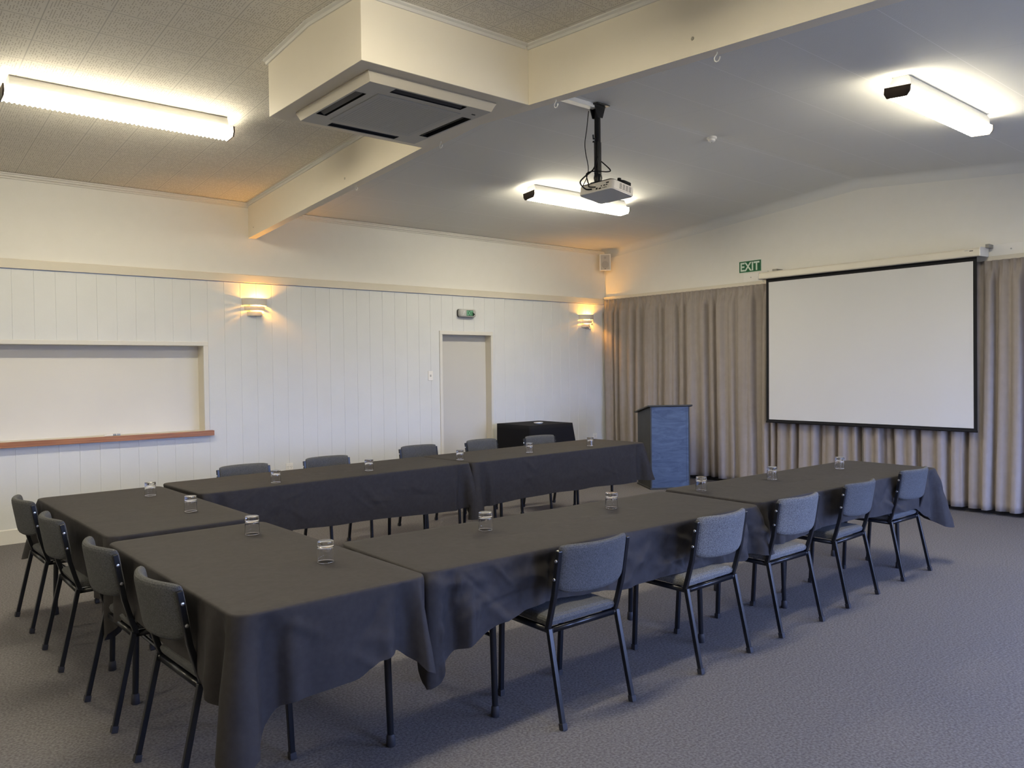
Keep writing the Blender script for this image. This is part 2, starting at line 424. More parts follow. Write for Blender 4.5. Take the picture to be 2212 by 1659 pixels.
b = MB(); cove_strip(b, BX0, 1, -.036, AY1); cove_strip(b, BX0, 1, AY0, YF)
struct(b.build('trim_5', M_TRIM), 'small cream moulding between beam and tiled ceiling', 'trim')
# bulkhead for the air conditioner
b = MB()
b.add([(AX0, AY0, AZ), (AX1, AY0, AZ), (AX1, AY1, AZ), (AX0, AY1, AZ), (AX0, AY0, 3.75), (AX1, AY0, 3.75), (AX1, AY1, 3.75), (AX0, AY1, 3.75)],
      [(0, 1, 2, 3), (0, 4, 5, 1), (2, 6, 7, 3), (3, 7, 4, 0), (1, 5, 6, 2)])
struct(b.build('ceiling_bulkhead', M_BEAM, bevel=.003), 'square cream bulkhead box hung beside the beam', 'bulkhead')
b = MB(); cove_strip(b, AX0, 1, AY1+.02, AY0-.03)
z0 = ceil_l(AY0)
b.prism([(AY0, z0-.034), (AY0-.010, z0-.034), (AY0-.014, z0-.018), (AY0-.03, z0-.012), (AY0-.03, z0-.0025), (AY0, z0-.0005)], 'x', AX0-.03, AX1-.03)
struct(b.build('trim_6', M_TRIM), 'small cream moulding round the top of bulkhead box', 'trim')

# servery hatch: recess, architrave, wooden sill
h = thing('servery_hatch', 'wide closed servery hatch recessed in the panelled wall', 'hatch', kind='structure')
MB().box(HX0, HX1, .15, .17, HZ0-.02, HZ1).build('back_panel', noisy(mat('hatch_panel', (0.69, 0.675, 0.63), .5), (0.68, 0.665, 0.62), (0.70, 0.685, 0.64), 2), h)
b = MB(); b.box(HX1, HX1+.02, PY, .17, HZ0-.02, HZ1+.02).box(HX0-.02, HX0, PY, .17, HZ0-.02, HZ1+.02).box(HX0, HX1, PY, .17, HZ1, HZ1+.02)
b.build('jamb', M_CREAM, h)
b = MB(); fy0, fy1 = PY-.016, PY+.002
b.box(HX1, HX1+.050, fy0, fy1, HZ0, HZ1).box(HX0-.05, HX0, fy0, fy1, HZ0, HZ1).box(HX0-.05, HX1+.05, fy0, fy1, HZ1, HZ1+.042)
b.build('architrave', M_TRIM, h, bevel=.003)
MB().box(HX0, HX1, -.058, .152, HZ0-.035, HZ0).build('ledge', M_CREAM, h)
s_ = MB().box(HX0-.08, HX1+.081, -.078, -.056, .888, .9405).box(HX1+.001, HX1+.081, -.056, PY, .888, .9405).build('sill_edge', M_WOOD, h, bevel=.002)
s_['label'] = 'varnished red-brown timber edge'
# door
d = thing('door_1', 'plain cream flush door recessed in the panelled wall', 'door', kind='structure')
MB().box(DX0, DX1, .10, .14, .005, DZ1).build('door_leaf', M_DOOR, d)
b = MB(); b.box(DX0-.02, DX0, PY, .14, 0, DZ1+.02).box(DX1, DX1+.02, PY, .14, 0, DZ1+.02).box(DX0, DX1, PY, .14, DZ1, DZ1+.02)
b.build('jamb', M_CREAM, d)
b = MB(); b.box(DX0-.043, DX0, fy0, fy1, 0, DZ1).box(DX1, DX1+.032, fy0, fy1, 0, DZ1).box(DX0-.043, DX1+.032, fy0, fy1, DZ1, DZ1+.048)
b.build('architrave', M_TRIM, d, bevel=.003)

# curtain pelmet board
struct(MB().box(-.05, 0, YF, -.004, 2.600, 2.645).build('trim_7', M_CREAM, bevel=.002), 'narrow cream pelmet board above the curtains', 'trim')
for (ya, yb, lab) in ((-2.505, -2.86, 'white wall panel under the green exit sign'), (-5.41, -6.05, 'white wall panel beside the outer end of screen case')):
    t = thing('cover_panel', lab, 'panel')
    MB().box(-.022, -.001, yb, ya, 2.646, 2.765).build('board', M_WHITE, t, bevel=.002)
    m = MB(); m.lathe([(.008, 0), (.008, .002), (0, .003)], seg=10)
    ym = ya-.11 if ya > -3 else ya-.215
    m.v = [(-.022-p[2], ym+p[0], 2.705+p[1]) for p in m.v]; m.build('screw', M_GREY, t)

# ------------------------------------------------------------------ lamps
def batten(x0, x1, y, label):
    zc = ceil_l(y) if x0 < BX0 else ceil_r(y)
    t = thing('fluorescent_lamp', label, 'ceiling lamp', ((x0+x1)/2, y, zc), group='fluorescent ceiling lamps')
    t.rotation_euler.x = -math.atan(.066 if x0 < BX0 else .087)*(1 if y > RIDGE else -1)
    L = (x1-x0)/2
    b = MB().prism([(-.052, -.001), (-.070, -.034), (-.074, -.078), (.074, -.078), (.070, -.034), (.052, -.001)], 'x', -L+.04, L-.04)
    b.build('base_channel', M_WHITE, t, bevel=.002)
    b = MB(); nr = 2*int((2*L-.024)/.030); rings = []      # prismatic ribs across the diffuser
    for i in range(nr+1):
        q = .010 if i % 2 else 0.0; x = -L+.012+(2*L-.024)*i/nr
        rings.append([(x, -.086+q, -.080), (x, -.086+q, -.118+q*.4), (x, -.066+q*.5, -.148+q), (x, .066-q*.5, -.148+q), (x, .086-q, -.118+q*.4), (x, .086-q, -.080)])
    b.add([p for r_ in rings for p in r_], [(i*6+k, i*6+k+1, i*6+k+7, i*6+k+6) for i in range(nr) for k in range(5)])
    df = b.build('diffuser', [M_DIFF, M_DIFFS], t)
    for p in df.data.polygons: p.material_index = 0 if abs(p.normal.z) > .3 else 1
    for s in (-1, 1):
        xa, xb = sorted((s*L, s*(L-.010)))
        MB().prism([(-.089, -.076), (-.089, -.119), (-.068, -.151), (.068, -.151), (.089, -.119), (.089, -.076)], 'x', xa, xb).build('end_cap', M_BROWN, t)
    return t
batten(-8.225, -6.68, -2.27, 'long fluorescent lamp under the perforated tile ceiling')
batten(-3.40, -1.88, -2.10, 'fluorescent lamp partly hidden behind the hanging projector')
batten(-3.51, -2.03, -6.07, 'fluorescent lamp on the ceiling above the screen end, clear of projector')
batten(-8.225, -6.68, -6.05, 'long fluorescent lamp above the camera side of the tiled ceiling')

batten(-12.9, -11.36, -2.27, 'fluorescent lamp on the tiled ceiling far from the screen, along the panelled wall side')
batten(-12.9, -11.36, -6.05, 'fluorescent lamp on the tiled ceiling far from the screen, along the window side')
M_SCONCE = mat('sconce_plaster', (0.66, 0.62, 0.56), .6, .3)
def sconce(x, label):
    t = thing('wall_sconce', label, 'wall lamp', (x, PY, 2.17), group='tiered wall sconces')
    def band(r, dep, z0, z1, taper, bottom=False):
        th = .006
        prof = [(r*taper, z0), (r, z1), (r-th, z1), (r*taper-th, z0)]
        m = MB().lathe([(p[0], p[1]) for p in prof], seg=28, closed=True, a0=PI, a1=2*PI, sy=dep/r)
        if bottom:
            m.lathe([(r*taper-.001, z0+.004), (.001, z0+.004)], seg=28, a0=PI, a1=2*PI, sy=dep/r)
        return m
    band(.139, .115, .114, .190, .985).build('tier', M_SCONCE, t, smooth=True)
    band(.112, .092, .056, .104, .985).build('tier', M_SCONCE, t, smooth=True)
    band(.082, .068, .000, .046, .98, True).build('tier', M_SCONCE, t, smooth=True)
    m = MB(); m.box(-.05, .05, -.012, .0, .02, .17); m.build('back_plate', M_SCONCE, t)
    m = MB().lathe([(.0005, .016), (.010, .012), (.014, 0), (.010, -.012), (.0005, -.020)], (.045, -.05, .130), 16)
    m.build('bulb', M_BULB, t, smooth=True)
    for (dx, dy, dz, w) in ((.045, -.052, .150, 10.0), (.035, -.048, .080, 7.0)):
        l = bpy.data.lights.new('sconce_light', 'POINT'); l.energy = w; l.color = (1.0, .44, .05); l.shadow_soft_size = .012
        o = bpy.data.objects.new('sconce_light', l); COL.objects.link(o); o.parent = t; o.location = (dx, dy, dz)
sconce(-5.603, 'lit three-tier plaster sconce between the hatch and the door')
sconce(-.455, 'lit three-tier plaster sconce in the corner beside the curtain')

# ------------------------------------------------------------------ air conditioner cassette
ac = thing('air_conditioner', 'cream ceiling cassette air conditioner under the bulkhead box', 'air conditioner', (-6.305, -4.125, AZ))
HW, HD = .462, .475
b = MB()
def ring(b, o, i, z0, z1):
    """square frame between half-sizes o and i, sloping from z0 (outer) to z1 (inner)"""
    vs = [(sx*o[0], sy*o[1], z0) for sx, sy in ((-1,-1),(1,-1),(1,1),(-1,1))]+[(sx*i[0], sy*i[1], z1) for sx, sy in ((-1,-1),(1,-1),(1,1),(-1,1))]
    b.add(vs, [(k, (k+1) % 4, 4+(k+1) % 4, 4+k) for k in range(4)])
ring(b, (HW-.004, HD-.004), (HW, HD), 0, -.010); ring(b, (HW, HD), (HW-.004, HD-.004), -.010, -.016)
ring(b, (HW-.004, HD-.004), (.438, .450), -.016, -.058)
b.build('fascia_frame', mat('ac_cream', (0.50, 0.46, 0.38), .45, .4), ac, bevel=.0015)
# inner panel with four recessed air slots and the return grille
ZP = -.058
b = MB(); P = (.438, .450); sl0, sl1, sw = .352, .424, .258
xsl = sorted({-P[0], -sl1, -sl0, -sw, sw, sl0, sl1, P[0]}); ysl = sorted({-P[1], -sl1-.010, -sl0-.010, -sw, sw, sl0+.010, sl1+.010, P[1]})
slots = [(-sw, sw, -sl1-.010, -sl0-.010), (-sw, sw, sl0+.010, sl1+.010), (-sl1, -sl0, -sw, sw), (sl0, sl1, -sw, sw)]
for xa, xb in zip(xsl, xsl[1:]):
    for ya, yb in zip(ysl, ysl[1:]):
        xm, ym = (xa+xb)/2, (ya+yb)/2
        if any(s[0] < xm < s[1] and s[2] < ym < s[3] for s in slots): continue
        b.add([(xa, ya, ZP), (xb, ya, ZP), (xb, yb, ZP), (xa, yb, ZP)], [(0, 1, 2, 3)])
b.build('panel', mat('ac_grey', (0.46, 0.45, 0.41), .5, .4), ac, merge=True)
for s in slots:
    b = MB(); b.box(s[0], s[1], s[2], s[3], ZP, -.005); b.f = [f for i, f in enumerate(b.f) if i != 0]
    o = b.build('air_slot', M_DARK, ac)
    c = ((s[0]+s[1])/2, (s[2]+s[3])/2); m = MB()
    if s[1]-s[0] > .3: M = Matrix.Translation((c[0], c[1], ZP+.012)) @ Matrix.Rotation(.5*(1 if c[1] > 0 else -1), 4, 'X'); m.box(s[0]-c[0]+.01, s[1]-c[0]-.01, -.020, .020, -.002, .002, M)
    else: M = Matrix.Translation((c[0], c[1], ZP+.012)) @ Matrix.Rotation(-.5*(1 if c[0] > 0 else -1), 4, 'Y'); m.box(-.020, .020, s[2]-c[1]+.01, s[3]-c[1]-.01, -.002, .002, M)
    m.build('louvre', mat('louvre_dark', (0.05, 0.05, 0.055), .4), o)
g = MB(); g.box(-.302, .302, -.306, .306, ZP-.004, ZP+.001)
gr = g.build('return_grille', mat('ac_grille', (0.40, 0.40, 0.385), .5, .4), ac, bevel=.003)
g = MB()
for i in range(26):
    x = -.26+.52*i/25; g.box(x-.0010, x+.0010, -.26, .26, ZP-.0046, ZP-.0036)
g.build('grille_rib', mat('ac_rib', (0.38, 0.38, 0.365), .5), gr)
MB().box(.02, .075, -.270, -.262, ZP-.0055, ZP-.0035).build('badge', M_GREY, ac)
MB().box(.365, .39, -.345, -.335, ZP-.003, ZP).build('sensor', M_DARK, ac)

# ------------------------------------------------------------------ hooks along the beam
def hook(y, first=[None]):
    x = (BX0+BX1)/2
    if first[0] is None:
        m = MB(); pts = [(0, 0, .012), (0, 0, -.010)]
        for k in range(13):
            a = PI*0.5+PI*1.25*k/12
            pts.append((0, -.016*math.cos(a)*1.0, -.030+.018*math.sin(a)))
        pts = [(0, 0, .012), (0, 0, -.008), (0, .004, -.014), (0, .012, -.020), (0, .0165, -.030), (0, .013, -.042), (0, .003, -.049), (0, -.009, -.047), (0, -.016, -.038), (0, -.0175, -.028)]
        o = m.tube(pts, .0032, 8).build('ceiling_hook', M_WHITE, smooth=True); first[0] = o
    else: o = first[0].copy(); COL.objects.link(o)
    o.location = (x, y, beam_z(y)); return o
for y, lab in ((-2.353, 'white screw hook under the beam, first from the panelled wall'), (-3.64, 'white screw hook under the beam, second from the panelled wall'),
               (-4.90, 'white screw hook under the beam, third from the panelled wall'), (-6.10, 'white screw hook under the beam, fourth from the panelled wall')):
    tag(hook(y), lab, 'hook', 'screw hooks under the beam')

# ------------------------------------------------------------------ projector
px, py = -4.305, -4.005
pm = thing('projector_mount', 'black ceiling mount pole holding the projector', 'mount', (px, py, ceil_r(py)))
b = MB().box(-.075, .075, -.075, .075, -.012, -.002)
b.build('ceiling_plate', M_STEEL, pm, bevel=.004)
b = MB()
for s in (-1, 1):
    b.prism([(-.06, -.012), (.06, -.012), (.028, -.105), (-.028, -.105)], 'y', s*.030-.003, s*.030+.003)
b.build('bracket', M_STEEL, pm)
MB().tube([(0, 0, -.02), (0, 0, -.545)], .026, 16).build('pole', M_STEEL, pm, smooth=True)
MB().tube([(0, 0, -.30), (0, 0, -.56)], .021, 16, True).build('inner_pole', M_STEEL, pm)
b = MB(); b.lathe([(.001, -.63), (.03, -.62), (.036, -.59), (.03, -.56), (.001, -.55)], seg=16)
b.build('ball_joint', M_STEEL, pm, smooth=True)
b = MB()
for s in (-1, 1): b.tube([(0, 0, -.62), (s*.05, .03, -.635), (s*.10, .07*s, -.66)], .008, 8)
b.box(-.06, .06, -.08, .06, -.648, -.636)
b.build('spider_arm', M_STEEL, pm)
for z, a in ((-.27, 0.5), (-.305, -.35)):
    MB().tube([(-.026, .0, z), (-.07, -.02, z-.02*a-.008), (-.078, -.025, z+.03*a)], .006, 6).build('cable_tie', M_BLACK, pm)

# projector: upside-down body pitched towards the screen
pj = thing('projector', 'white projector hanging from the black ceiling pole', 'projector', (-4.465, -4.122, 2.95))
pj.rotation_euler = (0, math.radians(8.4), 0)
W2, DP, HT = .184, .262, .074
def rrect(x0, x1, y0, y1, r, n=6):
    p = []
    for cx, cy, a0 in ((x1-r, y1-r, 0), (x0+r, y1-r, PI/2), (x0+r, y0+r, PI), (x1-r, y0+r, 1.5*PI)):
        for k in range(n+1): a = a0+PI/2*k/n; p.append((cx+r*math.cos(a), cy+r*math.sin(a)))
    return p
b = MB().prism(rrect(0, DP, -W2, W2, .030), 'z', .004, HT)
b.build('body', mat('projector_white', (0.72, 0.68, 0.63), .45, .4), pj, bevel=.004)
MB().prism(rrect(.004, DP-.004, -W2+.004, W2-.004, .028), 'z', 0, .004).build('bottom_panel', mat('projector_lid', (0.55, 0.57, 0.60), .3, .5), pj)
b = MB().prism(rrect(.01, DP-.02, -W2+.02, W2-.01, .03), 'z', HT, HT+.012); b.prism(rrect(.12, .25, -.17, -.03, .04), 'z', HT+.010, HT+.034)
b.build('mount_plate', M_BLACK, pj, bevel=.003)
MB().lathe([(.015, 0), (.015, .03), (.0005, .032)], (.16, -.10, HT+.034), 16).build('mount_knob', M_BLACK, pj)
b = MB()      # rear sockets
for (y, z, w, hh) in ((-.132, .052, .030, .010), (-.125, .036, .018, .008), (-.10, .036, .022, .009), (-.12, .018, .008, .010), (-.104, .018, .008, .010), (-.088, .018, .008, .010), (-.055, .018, .030, .011), (-.068, .036, .012, .010), (-.02, .022, .020, .016)):
    b.box(-.0015, .002, y-w/2, y+w/2, z-hh/2, z+hh/2)
b.build('socket', M_DARK, pj)
MB().box(-.0012, .001, -.148, .0, .008, .066).build('socket_panel', mat('projector_panel', (0.62, 0.60, 0.56), .5), pj)
for k in range(4):   # side vents
    b = MB(); x0 = .085+k*.036
    for i in range(5):
        for j in range(2):
            b.box(x0+j*.014, x0+j*.014+.010, -W2-.0012, -W2+.002, .020+i*.009, .020+i*.009+.0055)
    b.build('vent', mat('vent_shade', (0.16, 0.15, 0.14), .6), pj)
m = MB(); m.tube([(DP-.004, .10, .036), (DP+.018, .10, .036)], .028, 20); m.build('lens', M_DARK, pj, smooth=True)
def cable(name, label, pts, r, m=M_BLACK, group=None):
    P = [Vector(p) for p in pts]; out = []
    for i in range(len(P)-1):
        p0, p1, p2, p3 = P[max(i-1, 0)], P[i], P[i+1], P[min(i+2, len(P)-1)]
        for k in range(8):
            t = k/8
            out.append(.5*((2*p1)+(-p0+p2)*t+(2*p0-5*p1+4*p2-p3)*t*t+(-p0+3*p1-3*p2+p3)*t**3))
    out.append(P[-1])
    o = MB().tube(out, r, 8).build(name, m, smooth=True); tag(o, label, 'cable', group); return o
zc = ceil_r(-4)
cable('power_cable', 'thin black cable hanging loose beside the projector pole', [(-4.375, -3.975, zc-.05), (-4.385, -3.96, zc-.20), (-4.40, -3.955, zc-.30), (-4.39, -3.95, zc-.38), (-4.355, -3.945, zc-.50), (-4.36, -3.93, zc-.58), (-4.42, -3.945, zc-.66), (-4.44, -3.98, zc-.680)], .0035)
cable('video_cable', 'thick black cable looping into the back of projector', [(-4.33, -4.03, zc-.42), (-4.35, -4.0, zc-.52), (-4.42, -3.96, zc-.59), (-4.49, -3.985, zc-.65), (-4.505, -4.06, zc-.715), (-4.475, -4.10, zc-.720)], .006)
cable('signal_cable', 'black cable coiled round the foot of projector pole', [(-4.30, -4.04, zc-.46), (-4.25, -4.09, zc-.53), (-4.30, -4.10, zc-.555), (-4.38, -4.04, zc-.55), (-4.40, -3.97, zc-.56), (-4.40, -3.98, zc-.62), (-4.46, -4.05, zc-.668), (-4.49, -4.085, zc-.70), (-4.475, -4.14, zc-.71)], .005)
b = MB().box(BX1+.001, -4.33, -4.03, -3.965, ceil_r(-3.99)-.030, ceil_r(-4.03)+.002)
tag(b.build('cable_trunking', M_WHITE, bevel=.003), 'white cable trunking on the ceiling leading to the projector plate', 'trunking')
# smoke detector
t = thing('smoke_detector', 'small white smoke detector on the ceiling joint beyond the projector', 'smoke detector', (-2.796, -4.03, ceil_r(-4.03)))
MB().lathe([(.0005, .004), (.045, .004), (.047, -.012), (.040, -.018), (.0005, -.018)], seg=24).build('base', M_WHITE, t, smooth=True)
MB().lathe([(.034, -.018), (.032, -.034), (.022, -.042), (.0005, -.043)], seg=24).build('dome', M_WHITE, t, smooth=True)
MB().lathe([(.006, -.043), (.005, -.050), (.0005, -.050)], seg=10).build('sensor_tip', M_GREY, t)

# ------------------------------------------------------------------ projection screen
ps = thing('projection_screen', 'pulled-down white projection screen with black border before curtains', 'projection screen', (-.20, -4.1615, 0))
sy0, sy1, sz0, sz1 = -1.2105, 1.2105, .847, 2.631
def wob(y, z):
    u = (y+1.2)/2.4; v = (2.64-z)/1.8
    return .012*math.sin(3.2*u+1.3*v)*v + .006*math.exp(-((u-.86+.12*v)/.08)**2)*v - .006*math.exp(-((u-.16)/.07)**2)*v
def sgrid(y0, y1, z0, z1, nu, nv, dx=0.0):
    return MB().grid(lambda u, v: (wob(y0+(y1-y0)*u, z0+(z1-z0)*v)+dx, y0+(y1-y0)*u, z0+(z1-z0)*v), nu, nv)
bd = .036
sgrid(sy0+bd, sy1-bd, sz0+.036, sz1-.035, 48, 32).build('screen_fabric', M_SCREEN, ps, smooth=True)
b = MB()
for (a, c, e, f_, nu, nv) in ((sy0, sy1, sz1-.035, sz1+.03, 48, 3), (sy0, sy1, sz0+.012, sz0+.036, 48, 2), (sy0, sy0+bd, sz0+.036, sz1-.035, 2, 32), (sy1-bd, sy1, sz0+.036, sz1-.035, 2, 32)):
    q = sgrid(a, c, e, f_, nu, nv); b.add(q.v, q.f)
b.build('border', M_BLACK, ps, smooth=True)
MB().grid(lambda u, v: (wob(sy0+(sy1-sy0)*u, sz0)+.010*math.cos(2*PI*v), sy0+(sy1-sy0)*u, sz0+.006+.012*math.sin(2*PI*v)), 48, 10).build('weight_bar', M_BLACK, ps, smooth=True)
cs = MB().prism([(.15, 2.642), (-.062, 2.638), (-.070, 2.648), (-.070, 2.706), (-.055, 2.722), (.15, 2.734)], 'y', -1.256, 1.272)
cs.build('housing', M_CASE, ps, bevel=.004)
for ya, yb in ((-1.268, -1.256), (1.272, 1.283)):
    MB().prism([(.15, 2.638), (-.066, 2.634), (-.074, 2.648), (-.074, 2.708), (-.058, 2.726), (.15, 2.738)], 'y', ya, yb).build('end_cap', M_WHITE, ps, bevel=.003)
for ya, yb in ((-1.300, -1.268), (1.10, 1.16)):
    MB().box(.06, .198, ya, yb, 2.724, 2.762).build('wall_bracket', mat('bracket_grey', (0.25, 0.24, 0.22), .4), ps)
MB().box(-.0715, -.069, -1.20, -1.165, 2.690, 2.697).build('badge', M_DARK, ps)
MB().box(-.0715, -.069, -1.155, -1.120, 2.697, 2.703).build('badge', M_GREY, ps)
MB().tube([(.0, 1.255, 2.65), (.0, 1.255, 2.615), (.01, 1.24, 2.605)], .004, 8).build('pull_loop', M_GREY, ps)

# ------------------------------------------------------------------ curtains
def folds_wave(marks, y):
    """marks: (y, depth) pairs; smooth interpolation"""
    for (ya, da), (yb, db) in zip(marks, marks[1:]):
        if yb <= y <= ya:
            t = (ya-y)/(ya-yb); t = min(1.0, max(0.0, (t-.5)*1.45+.5)); t = t*t*(3-2*t); return da+(db-da)*t
    return marks[-1][1] if y < marks[-1][0] else marks[0][1]
def curtain(name, label, marks, y0, y1, ztop, zbot, seed):
    def pt(u, v):
        y = y0+(y1-y0)*u; z = ztop+(zbot-ztop)*v
        hd = min(1.0, max(0.0, (ztop-.09-z)/.10))          # below the pleated heading
        grow = hd*(.78+.22*v)
        d = folds_wave(marks, y+.02*math.sin(v*2+y*3)*v)
        d2 = .010*noise.noise((y*14, v*.6, seed))+.006*noise.noise((y*35, v*.8, seed+5))
        head = .013*math.sin(y*2*PI/.086+1.5*noise.noise((y*3, seed, 0)))+.005*math.sin(y*2*PI/.033)
        e_ = .006; sl = (folds_wave(marks, y+e_)-folds_wave(marks, y-e_))/(2*e_)
        fr_ = min(1.0, d/F)*hd*(.5+.5*v)
        y -= .021*math.tanh(sl*.6)*fr_                    # fold lobes swell over the narrow valleys
        x = -.016-min(.150, d*grow+d2*hd+(.034+head)*(1-hd)+.012*(1-grow))
        return (x, y, z+(.004*noise.noise((y*6, 1, seed)) if v == 1 else 0))
    n = int(abs(y1-y0)/.0085)
    o = MB().grid(pt, n, 36).build(name, M_CURTAIN, smooth=False)
    for p in o.data.polygons: p.use_smooth = True
    m = o.modifiers.new('cloth', 'SOLIDIFY'); m.thickness = .003; m.offset = -1
    return tag(o, label, 'curtain', 'beige curtains across the screen wall')
F, Bk = .118, .006
def mk(edges):
    out = []
    for y, d in edges: out.append((y, d))
    return out
mA = [(-.03, .03), (-.10, F), (-.20, F*.8), (-.235, Bk), (-.29, F*.8), (-.33, Bk), (-.42, F), (-.52, F*.5), (-.60, F), (-.66, Bk), (-.74, F*.9), (-.81, Bk), (-.93, F), (-1.04, F*.8), (-1.10, Bk+.02), (-1.14, F*.6),
      (-1.19, Bk), (-1.30, F), (-1.40, F*.85), (-1.46, Bk), (-1.52, F*.7), (-1.58, Bk), (-1.68, F*1.1), (-1.80, F*.6), (-1.90, F*.9), (-1.96, Bk), (-2.03, F*.7), (-2.08, Bk), (-2.18, F*1.15), (-2.28, F*.7), (-2.37, F*.95), (-2.42, F*.6), (-2.52, F*1.15),
      (-2.65, F*.95), (-2.71, Bk), (-2.80, Bk), (-2.87, F), (-2.93, Bk), (-2.985, F*.9), (-3.02, Bk), (-3.10, F), (-3.19, F*.55), (-3.26, F*1.05), (-3.31, Bk), (-3.345, Bk+.01), (-3.38, F), (-3.48, F*.8), (-3.53, F), (-3.58, Bk),
      (-3.64, F*.5), (-3.74, F*.8), (-3.80, Bk+.02), (-3.86, F), (-3.97, F*.6), (-4.02, F), (-4.058, Bk-.02), (-4.075, Bk-.02)]
mB = [(-4.078, Bk-.02), (-4.10, Bk+.02), (-4.14, F), (-4.24, F*.7), (-4.29, F*1.05), (-4.335, Bk+.015), (-4.40, F*.45), (-4.46, Bk), (-4.51, F), (-4.60, F*.6), (-4.68, F), (-4.73, Bk), (-4.765, Bk+.01), (-4.82, F), (-4.92, F*.75), (-5.0, F*1.15),
      (-5.07, Bk+.02), (-5.14, F), (-5.20, F*.8), (-5.245, Bk-.01), (-5.31, F*.95), (-5.38, F*.6), (-5.45, F*1.2), (-5.50, Bk+.01), (-5.56, F*.9), (-5.63, F*.6), (-5.70, F*1.1), (-5.76, Bk), (-5.86, F), (-5.95, F*.7), (-6.05, F), (-6.10, Bk), (-6.2, F), (-6.3, Bk),
      (-6.45, F), (-6.6, Bk), (-6.75, F), (-6.9, Bk), (-7.0, F)]
curtain('curtain', 'long beige curtain between the panelled wall and screen middle, behind the lectern', mA, -.03, -4.07, 2.600, .055, 1.7)
curtain('curtain', 'beige curtain reaching from behind the screen middle past its outer edge', mB, -4.082, -7.0, 2.600, .045, 8.3)

# ------------------------------------------------------------------ signs, switches, speaker
ex = thing('exit_sign', 'flat green EXIT sign on the wall above the curtain', 'sign', (-.001, -2.593, 2.851))
MB().box(-.004, 0, -.166, .166, -.076, .076).build('backing', M_EXITL, ex)
MB().box(-.0055, -.004, -.161, .161, -.071, .071).build('face', M_EXIT, ex)
Mx = Matrix(((0, 0, -1, -.0056), (-1, 0, 0, 0), (0, 1, 0, 0), (0, 0, 0, 1)))
text_mesh('EXIT', .284, .114, 'lettering', M_EXITL, ex, Mx @ Matrix.Translation((-.001, 0, .0006)), bold=.025)
eb = thing('exit_sign', 'grey boxed EXIT light with arrow above the door', 'sign', (-2.715, PY, 2.302))
def bodyp(u, v):
    a = 2*PI*v; w, hh = .135-.010*abs(u)**1, .052
    return 0
b = MB(); n = 28
outl = rrect(-.137, .137, -.053, .053, .028, 5)
b.prism(outl, 'y', -.030, -.001); b.build('back_box', mat('sign_dark', (0.02, 0.02, 0.022), .4), eb)
b = MB(); rings = []
for (yy, k) in ((-.030, 1.0), (-.050, .99), (-.064, .94), (-.070, .86)):
    rings.append([(x*k, yy, z*(k if k > .95 else k*.98)) for x, z in outl])
m_ = len(outl)
b.add([p for r_ in rings for p in r_], [(i*m_+j, i*m_+(j+1) % m_, (i+1)*m_+(j+1) % m_, (i+1)*m_+j) for i in range(3) for j in range(m_)]+[tuple(3*m_+j for j in range(m_))])
b.build('cover', M_GREY, eb, smooth=True)
My = Matrix(((1, 0, 0, 0), (0, 0, -1, -.0705), (0, 1, 0, 0), (0, 0, 0, 1)))
MB().box(-.028, .082, -.0712, -.0700, -.036, .036).build('green_panel', M_EXIT, eb)
text_mesh('EXIT', .096, .056, 'lettering', M_EXITG, eb, My @ Matrix.Translation((.026, 0, .0012)), bold=.02)
b = MB().prism([(.078, -.040), (.078, .012), (.112, -.014)], 'y', -.0722, -.0700); b.build('arrow', M_BLACK, eb)
b = MB(); zz = .0706                    # pale running figure on the grey half
b.box(-.070, -.058, -.0708, -.0700, .016, .028)
for pts in (((-.066, .014), (-.072, -.008)), ((-.066, .010), (-.050, .002)), ((-.066, .010), (-.082, .004)), ((-.072, -.008), (-.058, -.020)), ((-.058, -.020), (-.060, -.034)), ((-.072, -.008), (-.082, -.022)), ((-.082, -.022), (-.094, -.026))):
    b.tube([(pts[0][0], -.0702, pts[0][1]), (pts[1][0], -.0702, pts[1][1])], .003, 6)
b.build('running_figure', mat('sign_pale', (0.60, 0.64, 0.66), .5), eb)

def switch(x, z, w, h, label, sock):
    t = thing('power_socket' if sock else 'light_switch', label, 'socket' if sock else 'switch', (x, PY, z))
    MB().box(-w/2, w/2, -.009, 0, -h/2, h/2).build('plate', M_WHITE, t, bevel=.003)
    if sock:
        for s in ((-1, 1) if w > h else (1,)):
            b = MB(); cx = s*w*.23 if w > h else 0
            for (dx, dz, a) in ((-.008, .006, .5), (.008, .006, -.5), (0, -.010, 0)):
                b.box(-.0013, .0013, -.0005, .0005, -.005, .005, Matrix.Translation((cx+dx, -.0092, dz-.006)) @ Matrix.Rotation(a, 4, 'Y'))
            b.build('pin_slot', M_DARK, t)
        MB().box(-.006, .006, -.012, -.009, h*.2, h*.38).build('rocker', M_WHITE, t)
    else:
        MB().box(-.010, .010, -.013, -.009, -.014, .014).build('rocker', M_GREY, t, bevel=.002)
switch(-3.288, 1.478, .074, .122, 'white light switch on the panelled wall beside the door', False)
switch(-5.227, .475, .085, .078, 'white power socket low on panelling behind the chair row', True)
switch(-.267, .512, .075, .078, 'white power socket low on panelling beside the curtain', True)

sp = thing('wall_speaker', 'small white loudspeaker high in the corner above the curtain', 'speaker', (-.150, -.150, 3.155), -PI/4)
